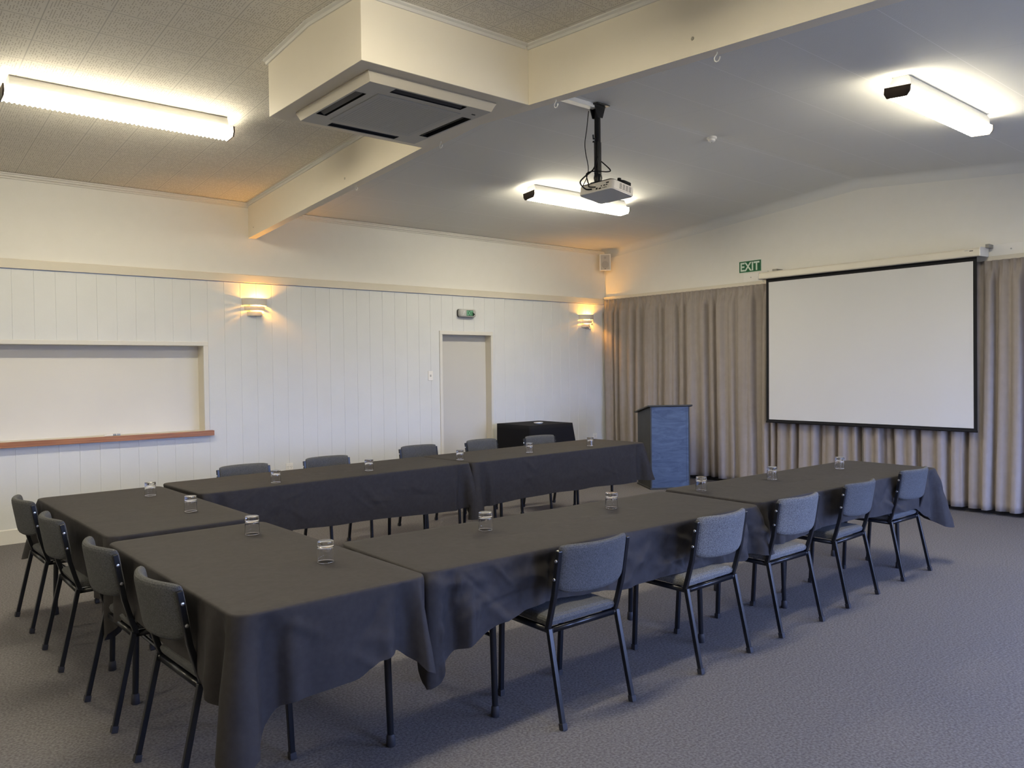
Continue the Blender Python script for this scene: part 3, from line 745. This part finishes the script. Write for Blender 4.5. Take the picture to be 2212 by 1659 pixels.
# local -y faces the room diagonal
def tap(k, y): return [(x*k, y, z*k) for x, z in ((-.085, -.125), (.085, -.125), (.085, .125), (-.085, .125))]
b = MB(); b.add(tap(.72, .075)+tap(1, -.03)+tap(1, -.07), [(0, 1, 2, 3), (11, 10, 9, 8)]+[(i*4+j, i*4+(j+1) % 4, (i+1)*4+(j+1) % 4, (i+1)*4+j) for i in range(2) for j in range(4)])
b.build('cabinet', M_WHITE, sp, bevel=.006)
MB().box(-.068, .068, -.076, -.069, -.112, .112).build('grille', mat('speaker_grille', (0.52, 0.50, 0.46), .8), sp, bevel=.004)
m = MB().lathe([(.055, 0), (.053, .003), (.048, .003), (.0005, .001)], seg=24); m.v = [(p[0], -.076-p[2], p[1]-.035) for p in m.v]; m.build('cone_ring', mat('speaker_cone', (0.42, 0.40, 0.38), .8), sp, smooth=True)
m = MB().lathe([(.018, 0), (.017, .003), (.0005, .003)], seg=16); m.v = [(p[0], -.076-p[2], p[1]+.070) for p in m.v]; m.build('tweeter_ring', MATS['speaker_cone'], sp, smooth=True)
MB().box(-.012, .012, -.0775, -.0755, -.104, -.098).build('badge', M_DARK, sp)
MB().tube([(0, .06, .0), (0, .13, .0)], .016, 10).box(-.03, .03, .122, .140, -.04, .04).build('bracket', M_WHITE, sp)
cable('speaker_wire', 'thin white wire running down the corner from the loudspeaker', [(-.03, -.03, 3.05), (-.012, -.012, 2.95), (-.01, -.01, 2.80), (-.011, -.011, 2.655)], .0035, M_WHITE)

# marker pens left on the hatch ledge
def pen(x, y, rz, m, label):
    o = thing('marker_pen', label, 'marker pen', (x, y, HZ0+.0095), rz, 'pens on the hatch ledge')
    MB().tube([(-.055, 0, 0), (.030, 0, 0)], .009, 12).build('barrel', M_WHITE, o, smooth=True)
    MB().tube([(.030, 0, 0), (.062, 0, 0)], .0095, 12).build('cap', m, o, smooth=True)
pen(-7.09, -.030, .25, mat('pen_grey', (0.22, 0.24, 0.28), .4), 'whiteboard marker with grey cap on the wooden hatch sill')
pen(-7.05, -.004, -.12, mat('pen_blue', (0.30, 0.34, 0.44), .4), 'whiteboard marker with blue-grey cap, lying behind the other pen')

# ------------------------------------------------------------------ lectern
lc = thing('lectern', 'tall navy and charcoal lectern standing before the curtain', 'lectern', (-1.277, -1.968, 0), math.atan2(-.273, .444))
LW, LD = .521, .53          # local x along the front panel, local y to the speaker's side
hf, hb = 1.050, .955
def side(x0, x1, m, nm):
    MB().prism([(.0, .02), (LD, .02), (LD, hb), (0, hf)], 'x', x0, x1).build(nm, m, lc, bevel=.002)
side(0, .018, M_LECTS, 'side_panel'); side(LW-.018, LW, M_LECTS, 'side_panel')
fr = MB(); w_ = .045
fr.box(.018, w_, 0.0, .018, .02, hf-.004).box(LW-w_, LW-.018, 0, .018, .02, hf-.004).box(w_, LW-w_, 0, .018, .02, .075).box(w_, LW-w_, 0, .018, hf-.045, hf-.004)
fr.build('front_frame', M_LECT, lc)
MB().box(w_-.002, LW-w_+.002, .0035, .016, .07, hf-.04).build('front_panel', M_LECT, lc)
MB().box(.018, LW-.018, .2, LD-.02, .60, .618).build('shelf', M_LECTS, lc)
MB().box(-.012, LW+.012, -.010, LD+.012, 0, .022).build('plinth', M_LECTS, lc, bevel=.003)
ang = math.atan2(hb-hf, LD)
Mt = Matrix.Translation((0, 0, hf)) @ Matrix.Rotation(ang, 4, 'X')
MB().box(-.035, LW+.035, -.016, LD+.045, .0, .020, Mt).build('top_board', M_LECTS, lc, bevel=.004)
MB().box(.06, LW-.06, LD+.02, LD+.04, .02, .035, Mt).build('book_stop', M_LECTS, lc)

# ------------------------------------------------------------------ tables and cloths
ZT = .7375                  # cloth surface height
def table(label, cx, cy, ang, L, D, legs):
    t = thing('folding_table', label, 'table', (cx, cy, 0), ang, 'trestle tables under black cloths')
    MB().prism(rrect(-L/2+.012, L/2-.012, -D/2+.012, D/2-.012, .035), 'z', ZT-.030, ZT-.004).build('tabletop', mat('ply_top', (0.25, 0.19, 0.13), .6), t)
    for (x, y, sx, sy) in legs:
        o = MB().tube([(x-sx*.02, y-sy*.02, ZT-.03), (x, y, .03)], [.0165, .0140], 14).build('leg', M_STEEL, t, smooth=True)
        MB().lathe([(.0145, .05), (.018, .044), (.020, .004), (.017, 0), (.0005, 0)], (x, y, 0), 14).build('foot_cap', M_RUBBER, o, smooth=True)
    for s in (-1, 1):
        ll = [l for l in legs if l[0]*s > 0]
        if len(ll) == 2: MB().tube([(ll[0][0], ll[0][1], .36), (ll[1][0], ll[1][1], .36)], .009, 8).build('cross_brace', M_STEEL, t)
    return t
def lerp_keys(keys, s):
    s = s % 4.0
    ks = sorted(keys); ks = [(ks[-1][0]-4, ks[-1][1])]+ks+[(ks[0][0]+4, ks[0][1])]
    for (a, va), (b_, vb) in zip(ks, ks[1:]):
        if a <= s <= b_:
            t = (s-a)/(b_-a) if b_ > a else 0; t = t*t*(3-2*t); return va+(vb-va)*t
    return ks[0][1]
def cloth(label, cx, cy, ang, L, D, drops, tails, lims, seed, crumple=.006, fold=.012, tw=.085, r=.05, top_wr=.0012, flare=(.28, .28, .28, .28), step=.028, M=18, creases=0):
    """black cloth over a table: flat top, rolled edge, hanging sides with folds and corner tails.
    perimeter runs counter-clockwise; parameter s = side + fraction, side 0 is -y, 1 is +x, 2 is +y, 3 is -x"""
    per = []; lens = (L, D, L, D)
    cor = [(-L/2, -D/2), (L/2, -D/2), (L/2, D/2), (-L/2, D/2)]
    dirs = [(1, 0), (0, 1), (-1, 0), (0, -1)]; nrm = [(0, -1), (1, 0), (0, 1), (-1, 0)]
    for k in range(4):
        Lk = lens[k]; n = max(12, int((Lk-2*r)/step))
        # arc at the corner starting side k
        pd = nrm[(k-1) % 4]; nd = nrm[k]; c = cor[k]
        cc = (c[0]-r*(pd[0]+nd[0]), c[1]-r*(pd[1]+nd[1]))
        for j in range(9):
            a = PI/2*j/8; nn = (pd[0]*math.cos(a)+nd[0]*math.sin(a), pd[1]*math.cos(a)+nd[1]*math.sin(a))
            tt = (j/8-.5)*r*PI/2
            s = k+tt/Lk if tt >= 0 else k+tt/lens[k-1]
            per.append((cc[0]+r*nn[0], cc[1]+r*nn[1], nn, s % 4.0))
        for j in range(1, n):
            q = r+(Lk-2*r)*j/n
            per.append((c[0]+dirs[k][0]*q, c[1]+dirs[k][1]*q, nd, k+q/Lk))
    N = len(per); b = MB(); rows = []
    hx, hy = max(0.0, L/2-D/2), max(0.0, D/2-L/2)
    K = 9
    for i in range(1, K+1):           # top, from the spine outwards
        f = i/K; row = []
        for (x, y, nn, s) in per:
            ax_ = max(-hx, min(hx, x)); ay_ = max(-hy, min(hy, y)); X = ax_+(x-ax_)*f; Y = ay_+(y-ay_)*f
            w = top_wr*(noise.noise((X*5+seed, Y*5, 3))+.6*noise.noise((X*13, Y*13+seed, 1)))*(1 if f < .95 else .3)
            row.append((X, Y, ZT+w))
        rows.append(row)
    RB = .010
    def perim_len(s): return lens[int(s) % 4]
    def lim(s):
        for a, c, mx in lims:
            if a <= s <= c: return mx
        return .5
    rc = random.Random(int(seed*100)); cr = []
    for _ in range(creases):        # sharp fold lines left from the folded cloth, on the -y side
        a_ = rc.uniform(-.9, .9) if rc.random() < .7 else rc.uniform(1.1, 2.0)
        cr.append((rc.uniform(-L/2, L/2), rc.uniform(.05, .30), math.cos(a_), math.sin(a_), rc.uniform(.06, .22), rc.choice((-1, 1, 1))*rc.uniform(.004, .011), rc.uniform(.014, .040)))
    drop = []
    for (x, y, nn, s) in per:
        d = lerp_keys(drops, s)
        for k in range(4):
            ds = min(abs(s-k), abs(s-k-4)); t = ds*(lens[k] if (s-k) % 4 < 2 else lens[k-1])
            d += tails[k]*math.exp(-(t/tw)**2)
        d += .006*noise.noise((x*4+seed, y*4, 9))
        drop.append(d)
    for i in range(1, 4):
        a = PI/2*i/3
        rows.append([(x+nn[0]*RB*math.sin(a), y+nn[1]*RB*math.sin(a), ZT-RB*(1-math.cos(a))) for (x, y, nn, s) in per])
    for i in range(1, M+1):
        row = []
        for (x, y, nn, s), D_ in zip(per, drop):
            d = RB+(D_-RB)*i/M; g = min(1, d/.25)
            off = RB+.006*g
            plen = s*1.0
            P3 = Vector((x*1.0+seed, y*1.0, 0))
            off += fold*g*noise.noise((P3.x*4.5, P3.y*4.5, seed+d*.7))*1.3
            e = min(1, d/.06)
            q = Vector((x*5.5+seed*3, y*5.5, d*7.5))
            rid = 1-abs(noise.noise(q))*2.2
            off += crumple*e*(rid*.7+noise.noise(q*2.1)*.6)
            if s < 1.0:
                for (c0_, c1_, ca, sa, hl, amp, wd) in cr:
                    u_ = (x-c0_)*ca+(d-c1_)*sa; v_ = -(x-c0_)*sa+(d-c1_)*ca
                    if abs(u_) < hl and abs(v_) < wd: off += amp*(1-abs(v_)/wd)*(1-(u_/hl)**2)*e
            for k in range(4):
                ds = min(abs(s-k), abs(s-k-4)); t = ds*(lens[k] if (s-k) % 4 < 2 else lens[k-1])
                sg = 1 if (s-k) % 4 < 2 else -1
                off += flare[k]*d*math.exp(-(t/.050)**2)-.055*g*math.exp(-((t-.115)/.035)**2)+.020*g*math.exp(-((t-.19)/.04)**2)
            off = max(-.006, min(off, lim(s)))
            row.append((x+nn[0]*off, y+nn[1]*off, ZT-d))
        rows.append(row)
    vs = [p for row in rows for p in row]; R = len(rows)
    fs = [(i*N+j, i*N+(j+1) % N, (i+1)*N+(j+1) % N, (i+1)*N+j) for i in range(R-1) for j in range(N)]
    b.add(vs, fs)
    # close the spine
    c0 = len(b.v); b.v.append((-hx, -hy, ZT)); b.v.append((hx, hy, ZT))
    for j in range(N):
        j2 = (j+1) % N; xa, xb = (per[j][0], per[j2][0]) if hx > hy else (per[j][1], per[j2][1])
        ia = c0 if xa < 0 else c0+1
        if (xa < 0) == (xb < 0): b.f.append((ia, j, j2))
        else:
            ib = c0 if xb < 0 else c0+1; b.f.append((ia, j, j2, ib))
    o = b.build('tablecloth', M_CLOTH)
    for p in o.data.polygons: p.use_smooth = True
    o.location = (cx, cy, 0); o.rotation_euler = (0, 0, ang)
    return tag(o, label, 'tablecloth', 'black tablecloths on the meeting tables')

def hz(z): return ZT-z
TABLES = [
 # key, cx, cy, angle, length(x), depth(y)
 ('T1', -7.700, -3.370, .026, .765, 1.700),
 ('T2', -7.697, -5.140, .018, .765, 1.570),
 ('T3', -6.085, -2.690, .0526, 2.345, .745),
 ('T4', -3.675, -2.565, .0526, 2.420, .745),
 ('T5', -6.120, -5.532, -.0160, 2.305, .735),
 ('T6', -3.705, -5.528, -.0217, 2.370, .725)]
TL = {
 'T1': 'short trestle table under the hatch wall end of the ring',
 'T2': 'short trestle table at the outer corner, under the longest hanging cloth',
 'T3': 'long trestle table facing the panelled wall, at the hatch end',
 'T4': 'long trestle table facing the panelled wall, at the lectern end',
 'T5': 'long trestle table on the open carpet side, away from the curtains',
 'T6': 'long trestle table on the open carpet side, at the curtain end'}
CL = {
 'T1': 'black cloth on the short table with two tumblers near the hatch',
 'T2': 'black cloth on the outer corner table with a tail nearly to the floor',
 'T3': 'black cloth on the wall-side table at the hatch end',
 'T4': 'black cloth on the wall-side table beside the lectern',
 'T5': 'creased black cloth on the carpet-side table away from the curtains',
 'T6': 'black cloth on the carpet-side table before the curtains'}
LEG = {}
for key, cx, cy, an, L, D in TABLES:
    if key in ('T1', 'T2'):
        lg = [(sx*(L/2-.05), sy*(D/2-.20), sx, 0) for sx in (-1, 1) for sy in (-1, 1)]
    else:
        lg = [(sx*(L/2-.42), sy*(D/2-.10), 0, sy) for sx in (-1, 1) for sy in (-1, 1)]
    table(TL[key], cx, cy, an, L, D, lg)
D1 = [(0, .30), (.5, .26), (1, .30), (1.5, .30), (2, .30), (2.5, .30), (3.0, .30), (3.28, .275), (3.5, .265), (3.7, .285), (3.9, .34)]
D2 = [(0.0, .30), (.12, .315), (.35, .33), (.55, .325), (.72, .275), (.80, .255), (.90, .28), (1.0, .32), (1.2, .30), (1.5, .30), (2, .28), (2.5, .26), (3.0, .34), (3.12, .33), (3.25, .27), (3.75, .268), (3.90, .33)]
D3 = [(0, .33), (.3, .345), (.5, .355), (.95, .395), (1.0, .37), (1.5, .30), (2, .30), (2.1, .266), (2.9, .266), (3, .30), (3.5, .30)]
D4 = [(0, .42), (.06, .40), (.25, .385), (.6, .388), (.9, .41), (1, .38), (1.5, .33), (2, .33), (2.1, .266), (2.9, .266), (3, .30), (3.5, .30)]
D5 = [(0, .36), (.06, .335), (.16, .275), (.28, .235), (.42, .25), (.5, .275), (.6, .268), (.7, .265), (.8, .268), (.9, .29), (1.0, .24), (1.5, .26), (2, .33), (2.5, .36), (3, .33), (3.5, .28), (3.9, .28)]
D6 = [(0, .26), (.1, .268), (.3, .24), (.45, .235), (.6, .262), (.82, .268), (.92, .36), (1, .40), (1.3, .37), (1.7, .35), (2, .36), (2.3, .33), (2.7, .33), (3, .30), (3.5, .26)]
cloth(CL['T1'], *TABLES[0][1:], D1, (.12, .04, .06, .10), [(0.0, 1.0, .016), (3.93, 4.0, .03), (1.55, 2.0, .012), (1.0, 1.5, .03)], 1.1, crumple=.004)
cloth(CL['T2'], *TABLES[1][1:], D2, (.20, .06, .06, .13), [(2.0, 3.0, .018), (3.0, 3.07, .04), (1.02, 1.55, .006), (.97, 1.02, .012)], 4.2, step=.014, M=26, creases=8, crumple=.0025, fold=.010, flare=(.16, .30, .1, .2), tw=.10)
cloth(CL['T3'], *TABLES[2][1:], D3, (.02, .0, .05, .05), [(3.0, 4.0, .008), (0.0, .15, .02), (1.0, 2.0, .010)], 2.6, crumple=.004, creases=16, step=.016, M=26)
cloth(CL['T4'], *TABLES[3][1:], D4, (.06, .02, .05, .03), [(3.02, 3.98, .012)], 7.9, crumple=.005, creases=10, step=.016, M=26)
cloth(CL['T5'], *TABLES[4][1:], D5, (.11, .04, .05, .05), [(3.4, 4.0, .010), (1.0, 2.0, .025), (0, .02, .03)], 3.3, crumple=.014, fold=.016, tw=.095, step=.011, M=34, creases=60)
cloth(CL['T6'], *TABLES[5][1:], D6, (.03, .06, .08, .05), [(3.0, 4.0, .025)], 5.7, crumple=.007, creases=22, step=.014, M=26)

# cloth-covered side table in the corner by the door
st = thing('side_table', 'black-cloth covered side table in the corner by the door', 'table', (-1.975, -.550, 0))
MB().prism(rrect(-.375, .375, -.33, .33, .02), 'z', .79, .812).build('tabletop', MATS['ply_top'], st)
for sx in (-1, 1):
    for sy in (-1, 1): MB().tube([(sx*.32, sy*.28, .79), (sx*.33, sy*.29, .0)], .014, 10).build('leg', M_STEEL, st)
b = MB(); per = rrect(-.39, .39, -.345, .345, .03, 5)
rows = []
for f in (.0, .5, .96, 1.0): rows.append([(x*f if f else 0, y*f if f else 0, .820) for x, y in per])
for i in range(1, 15):
    v = i/14
    row = []
    for j, (x, y) in enumerate(per):
        th = math.atan2(y, x); w = .012*v*math.sin(9*th)+.008*v*math.sin(17*th+1)
        fl = .14*v if x > .30 else .015*v
        row.append((x*(1+w)+(fl if x > 0 else -.015*v), y*(1+w)-(.03*v if y < 0 else 0), .820-.006-.76*v))
    rows.append(row)
m_ = len(per)
b.add([p for r_ in rows for p in r_], [(i*m_+j, i*m_+(j+1) % m_, (i+1)*m_+(j+1) % m_, (i+1)*m_+j) for i in range(len(rows)-1) for j in range(m_)])
o = b.build('drape_cloth', M_CLOTHX, merge=True)
for p in o.data.polygons: p.use_smooth = True
o.location = (-1.975, -.550, 0)
tag(o, 'jet black cloth hanging to the floor over the corner side table', 'tablecloth')
ds = MB().lathe([(.0005, .001), (.045, .001), (.062, .014), (.064, .020), (.058, .018), (.042, .008), (.0005, .007)], seg=24, sx=1.15, sy=.8).build('dish', mat('china', (0.85, 0.86, 0.86), .25, .5), smooth=True)
ds.location = (-2.04, -.70, .820); tag(ds, 'small white dish on the black side table in the corner', 'dish')

# ------------------------------------------------------------------ chairs
def chair_proto():
    t = bpy.data.objects.new('dining_chair', None); COL.objects.link(t)
    # local: sitter faces +y, rear feet at y=0
    q = .011
    def leg(pts, up): 
        o = MB().tube(pts, q, 4, True, up).build('leg', M_STEEL, t, bevel=.003)
        f = pts[-1]; d = (Vector(pts[-1])-Vector(pts[-2])).normalized()
        c = Vector(f)
        MB().tube([c-d*.030, c-d*.001], .0135, 4, True, up).build('foot_cap', M_RUBBER, o, bevel=.002)
    for s in (-1, 1):
        leg([(s*.216, .092, .415), (s*.222, .0, .0)], (1, 0, 0))
        leg([(s*.196, .440, .400), (s*.190, .462, .0)], (1, 0, 0))
        p = MB().tube([(s*.214, .104, .405), (s*.215, .083, .47), (s*.216, .055, .57), (s*.216, .022, .768)], q, 4, True, (1, 0, 0)).build('back_post', M_STEEL, t, bevel=.003)
        for z, y in ((.722, .030), (.640, .0435)):
            m = MB().lathe([(.0075, 0), (.0065, .004), (.0005, .005)], seg=10); m.v = [(s*(.227+a[2]), y+a[0], z+a[1]) for a in m.v]
            m.build('bolt', M_BOLT, p, smooth=True)
    fr = MB()
    for s in (-1, 1): fr.tube([(s*.205, .085, .403), (s*.196, .462, .403)], q, 4, True, (0, 0, 1))
    fr.tube([(-.205, .098, .403), (.205, .098, .403)], q, 4, True, (0, 0, 1)); fr.tube([(-.195, .452, .403), (.195, .452, .403)], q, 4, True, (0, 0, 1))
    fr.build('seat_frame', M_STEEL, t)
    # seat pad: rounded slab, slightly domed, softer at the front
    def slab(nm, fn_mid, thick, hw, z0f, z1f):
        pass
    n = 20; mth_ = 14; b = MB()
    def seat_pt(u, v, top):
        X = (u-.5)*2; Y = v
        ex = 1-abs(X)**14; ey = 1-abs(2*v-1)**14
        hw = .214-.012*v
        x = X*hw; y = .092+.400*Y
        edge = max(0.0, ex*ey)**.5
        z = .441 + (.024*edge+.007*(1-X*X)*(1-(2*v-1)**2) if top else -.027*edge**.6)
        return (x, y, z)
    vs = []; 
    for top in (0, 1):
        for j in range(mth_+1):
            for i in range(n+1): vs.append(seat_pt(.5-.5*math.cos(PI*i/n), .5-.5*math.cos(PI*j/mth_), top))
    W = n+1; H = (mth_+1)*W; fs = []
    for top in (0, 1):
        for j in range(mth_):
            for i in range(n):
                a = top*H+j*W+i; fs.append((a, a+1, a+W+1, a+W))
    b.add(vs, fs); b.build('seat', M_FABRIC, t, merge=True)
    for p in t.children[-1].data.polygons: p.use_smooth = True
    # curved back pad: centre bows backwards between the posts, ends wrap forwards
    b = MB(); n, mh = 28, 16; hwB = .2065
    def back_pt(i, j, side):
        X = -math.cos(PI*i/n); V = .5-.5*math.cos(PI*j/mh)
        zb = .568+.030*abs(X)**6; zt = .792-.008*abs(X)**10
        z = zb+(zt-zb)*V
        lean = .022+(.768-z)*.165
        mid = lean+.009-.058*(1-X*X)
        ex = max(0.0, 1-abs(X)**24)**.5; ev = max(0.0, 1-abs(2*V-1)**9)**.5
        y = mid+side*.021*ex*ev
        return (X*hwB, y, z)
    vs = [back_pt(i, j, s) for s in (-1, 1) for j in range(mh+1) for i in range(n+1)]
    W = n+1; H = (mh+1)*W; fs = []
    for s in (0, 1):
        for j in range(mh):
            for i in range(n):
                a = s*H+j*W+i; fs.append((a, a+1, a+W+1, a+W))
    b.add(vs, fs); b.build('backrest', M_FABRIC, t, merge=True)
    for p in t.children[-1].data.polygons: p.use_smooth = True
    return t
CHAIRS = []
R1 = 'chairs on the open carpet side'
O5 = ('first', 'second', 'third', 'fourth', 'fifth')
for i, (x, y, rz) in enumerate(((-3.070, -6.000, 0.0), (-3.964, -6.040, .05), (-4.770, -6.073, 0.0), (-5.553, -6.093, .025), (-6.500, -6.087, .005))):
    CHAIRS.append((x, y, rz, 'grey upholstered chair on the open carpet side, %s from the curtain end' % O5[i], R1))
R2 = 'chairs at the short end of the table ring'
for i, (x, y, rz) in enumerate(((-8.240, -2.830, 0.03), (-8.228, -3.653, 0.0), (-8.202, -4.600, .03), (-8.180, -5.385, .05))):
    CHAIRS.append((x, y, rz-PI/2, 'grey chair at the short end of tables, %s from the panelled wall' % O5[i], R2))
R3 = 'chairs with backs to the panelled wall'
for i, (x, y, rz) in enumerate(((-3.030, -1.800, -.06), (-3.790, -1.700, .04), (-4.640, -1.760, .0), (-5.790, -2.040, .02), (-6.570, -2.110, .05))):
    CHAIRS.append((x, y, rz+PI, 'grey chair between wall-side tables and panelling, %s from the lectern end' % O5[i], R3))
proto = chair_proto()
for i, (x, y, rz, lab, grp) in enumerate(CHAIRS):
    o = proto if i == 0 else copy_tree(proto)
    o.location = (x, y, 0); o.rotation_euler = (0, 0, rz); tag(o, lab, 'chair', grp)
    fm = {0: M_FABM, 1: M_FABM, 2: M_FABL, 3: M_FABL}.get(i)      # four chairs wear a paler, flecked cloth
    if fm:
        for ch in o.children:
            if ch.name.split('.')[0] in ('seat', 'backrest'):
                ch.material_slots[0].link = 'OBJECT'; ch.material_slots[0].material = fm

# ------------------------------------------------------------------ upturned tumblers
def tumbler(x, y, label, first=[None]):
    if first[0] is None:
        pr = [(0, .0895), (.024, .0895), (.0315, .0900), (.0332, .0893), (.0340, .0880), (.0343, .0860), (.0345, .0830), (.0352, .0400), (.0363, .0040), (.0364, .0015), (.0361, .0005), (.0356, .0001), (.0350, .0005), (.0347, .0015),
              (.0345, .0040), (.0335, .0400), (.0327, .0680), (.0325, .0705), (.0318, .0730), (.0305, .0748), (.0285, .0758), (.0260, .0762), (0, .0768)]
        pr = [(r_, z_-(.010 if r_ < .0329 and z_ < .078 else 0)) for r_, z_ in pr]
        o = MB().lathe(pr, seg=40).build('drinking_glass', M_GLASS, smooth=True, merge=True); first[0] = o
    else: o = first[0].copy(); COL.objects.link(o)
    o.location = (x, y, ZT+.0018); o.rotation_euler = (0, 0, rnd.random()*6)
    return tag(o, label, 'glass', 'upturned tumblers on the tables')
for x, y, lab in (
    (-7.519, -2.957, 'upturned clear tumbler on the hatch-side short table, closer to the panelled wall'),
    (-7.518, -3.767, 'upturned clear tumbler on the hatch-side short table, beside the cloth seam'),
    (-7.504, -4.659, 'upturned clear tumbler on the outer corner table, beside the seam'),
    (-7.497, -5.447, 'upturned clear tumbler alone at the open side of outer corner table'),
    (-6.653, -2.968, 'upturned clear tumbler on the wall-side row, first from the hatch end'),
    (-5.807, -2.843, 'upturned clear tumbler on the wall-side row, second from the hatch end'),
    (-4.832, -2.764, 'upturned clear tumbler where the two wall-side cloths meet'),
    (-3.982, -2.742, 'upturned clear tumbler in the middle of the lectern-end wall-side table'),
    (-3.120, -2.718, 'upturned clear tumbler at the lectern end of the wall-side row'),
    (-6.585, -5.384, 'upturned clear tumbler on the creased carpet-side cloth, farther from the curtains'),
    (-5.668, -5.394, 'upturned clear tumbler on the creased carpet-side cloth, towards the lectern'),
    (-4.763, -5.350, 'upturned clear tumbler beside the seam on the curtain-end carpet-side table'),
    (-3.985, -5.385, 'upturned clear tumbler in the middle of the curtain-end carpet-side table'),
    (-3.096, -5.424, 'upturned clear tumbler on the carpet-side row, the one by the curtains')):
    tumbler(x, y, lab)
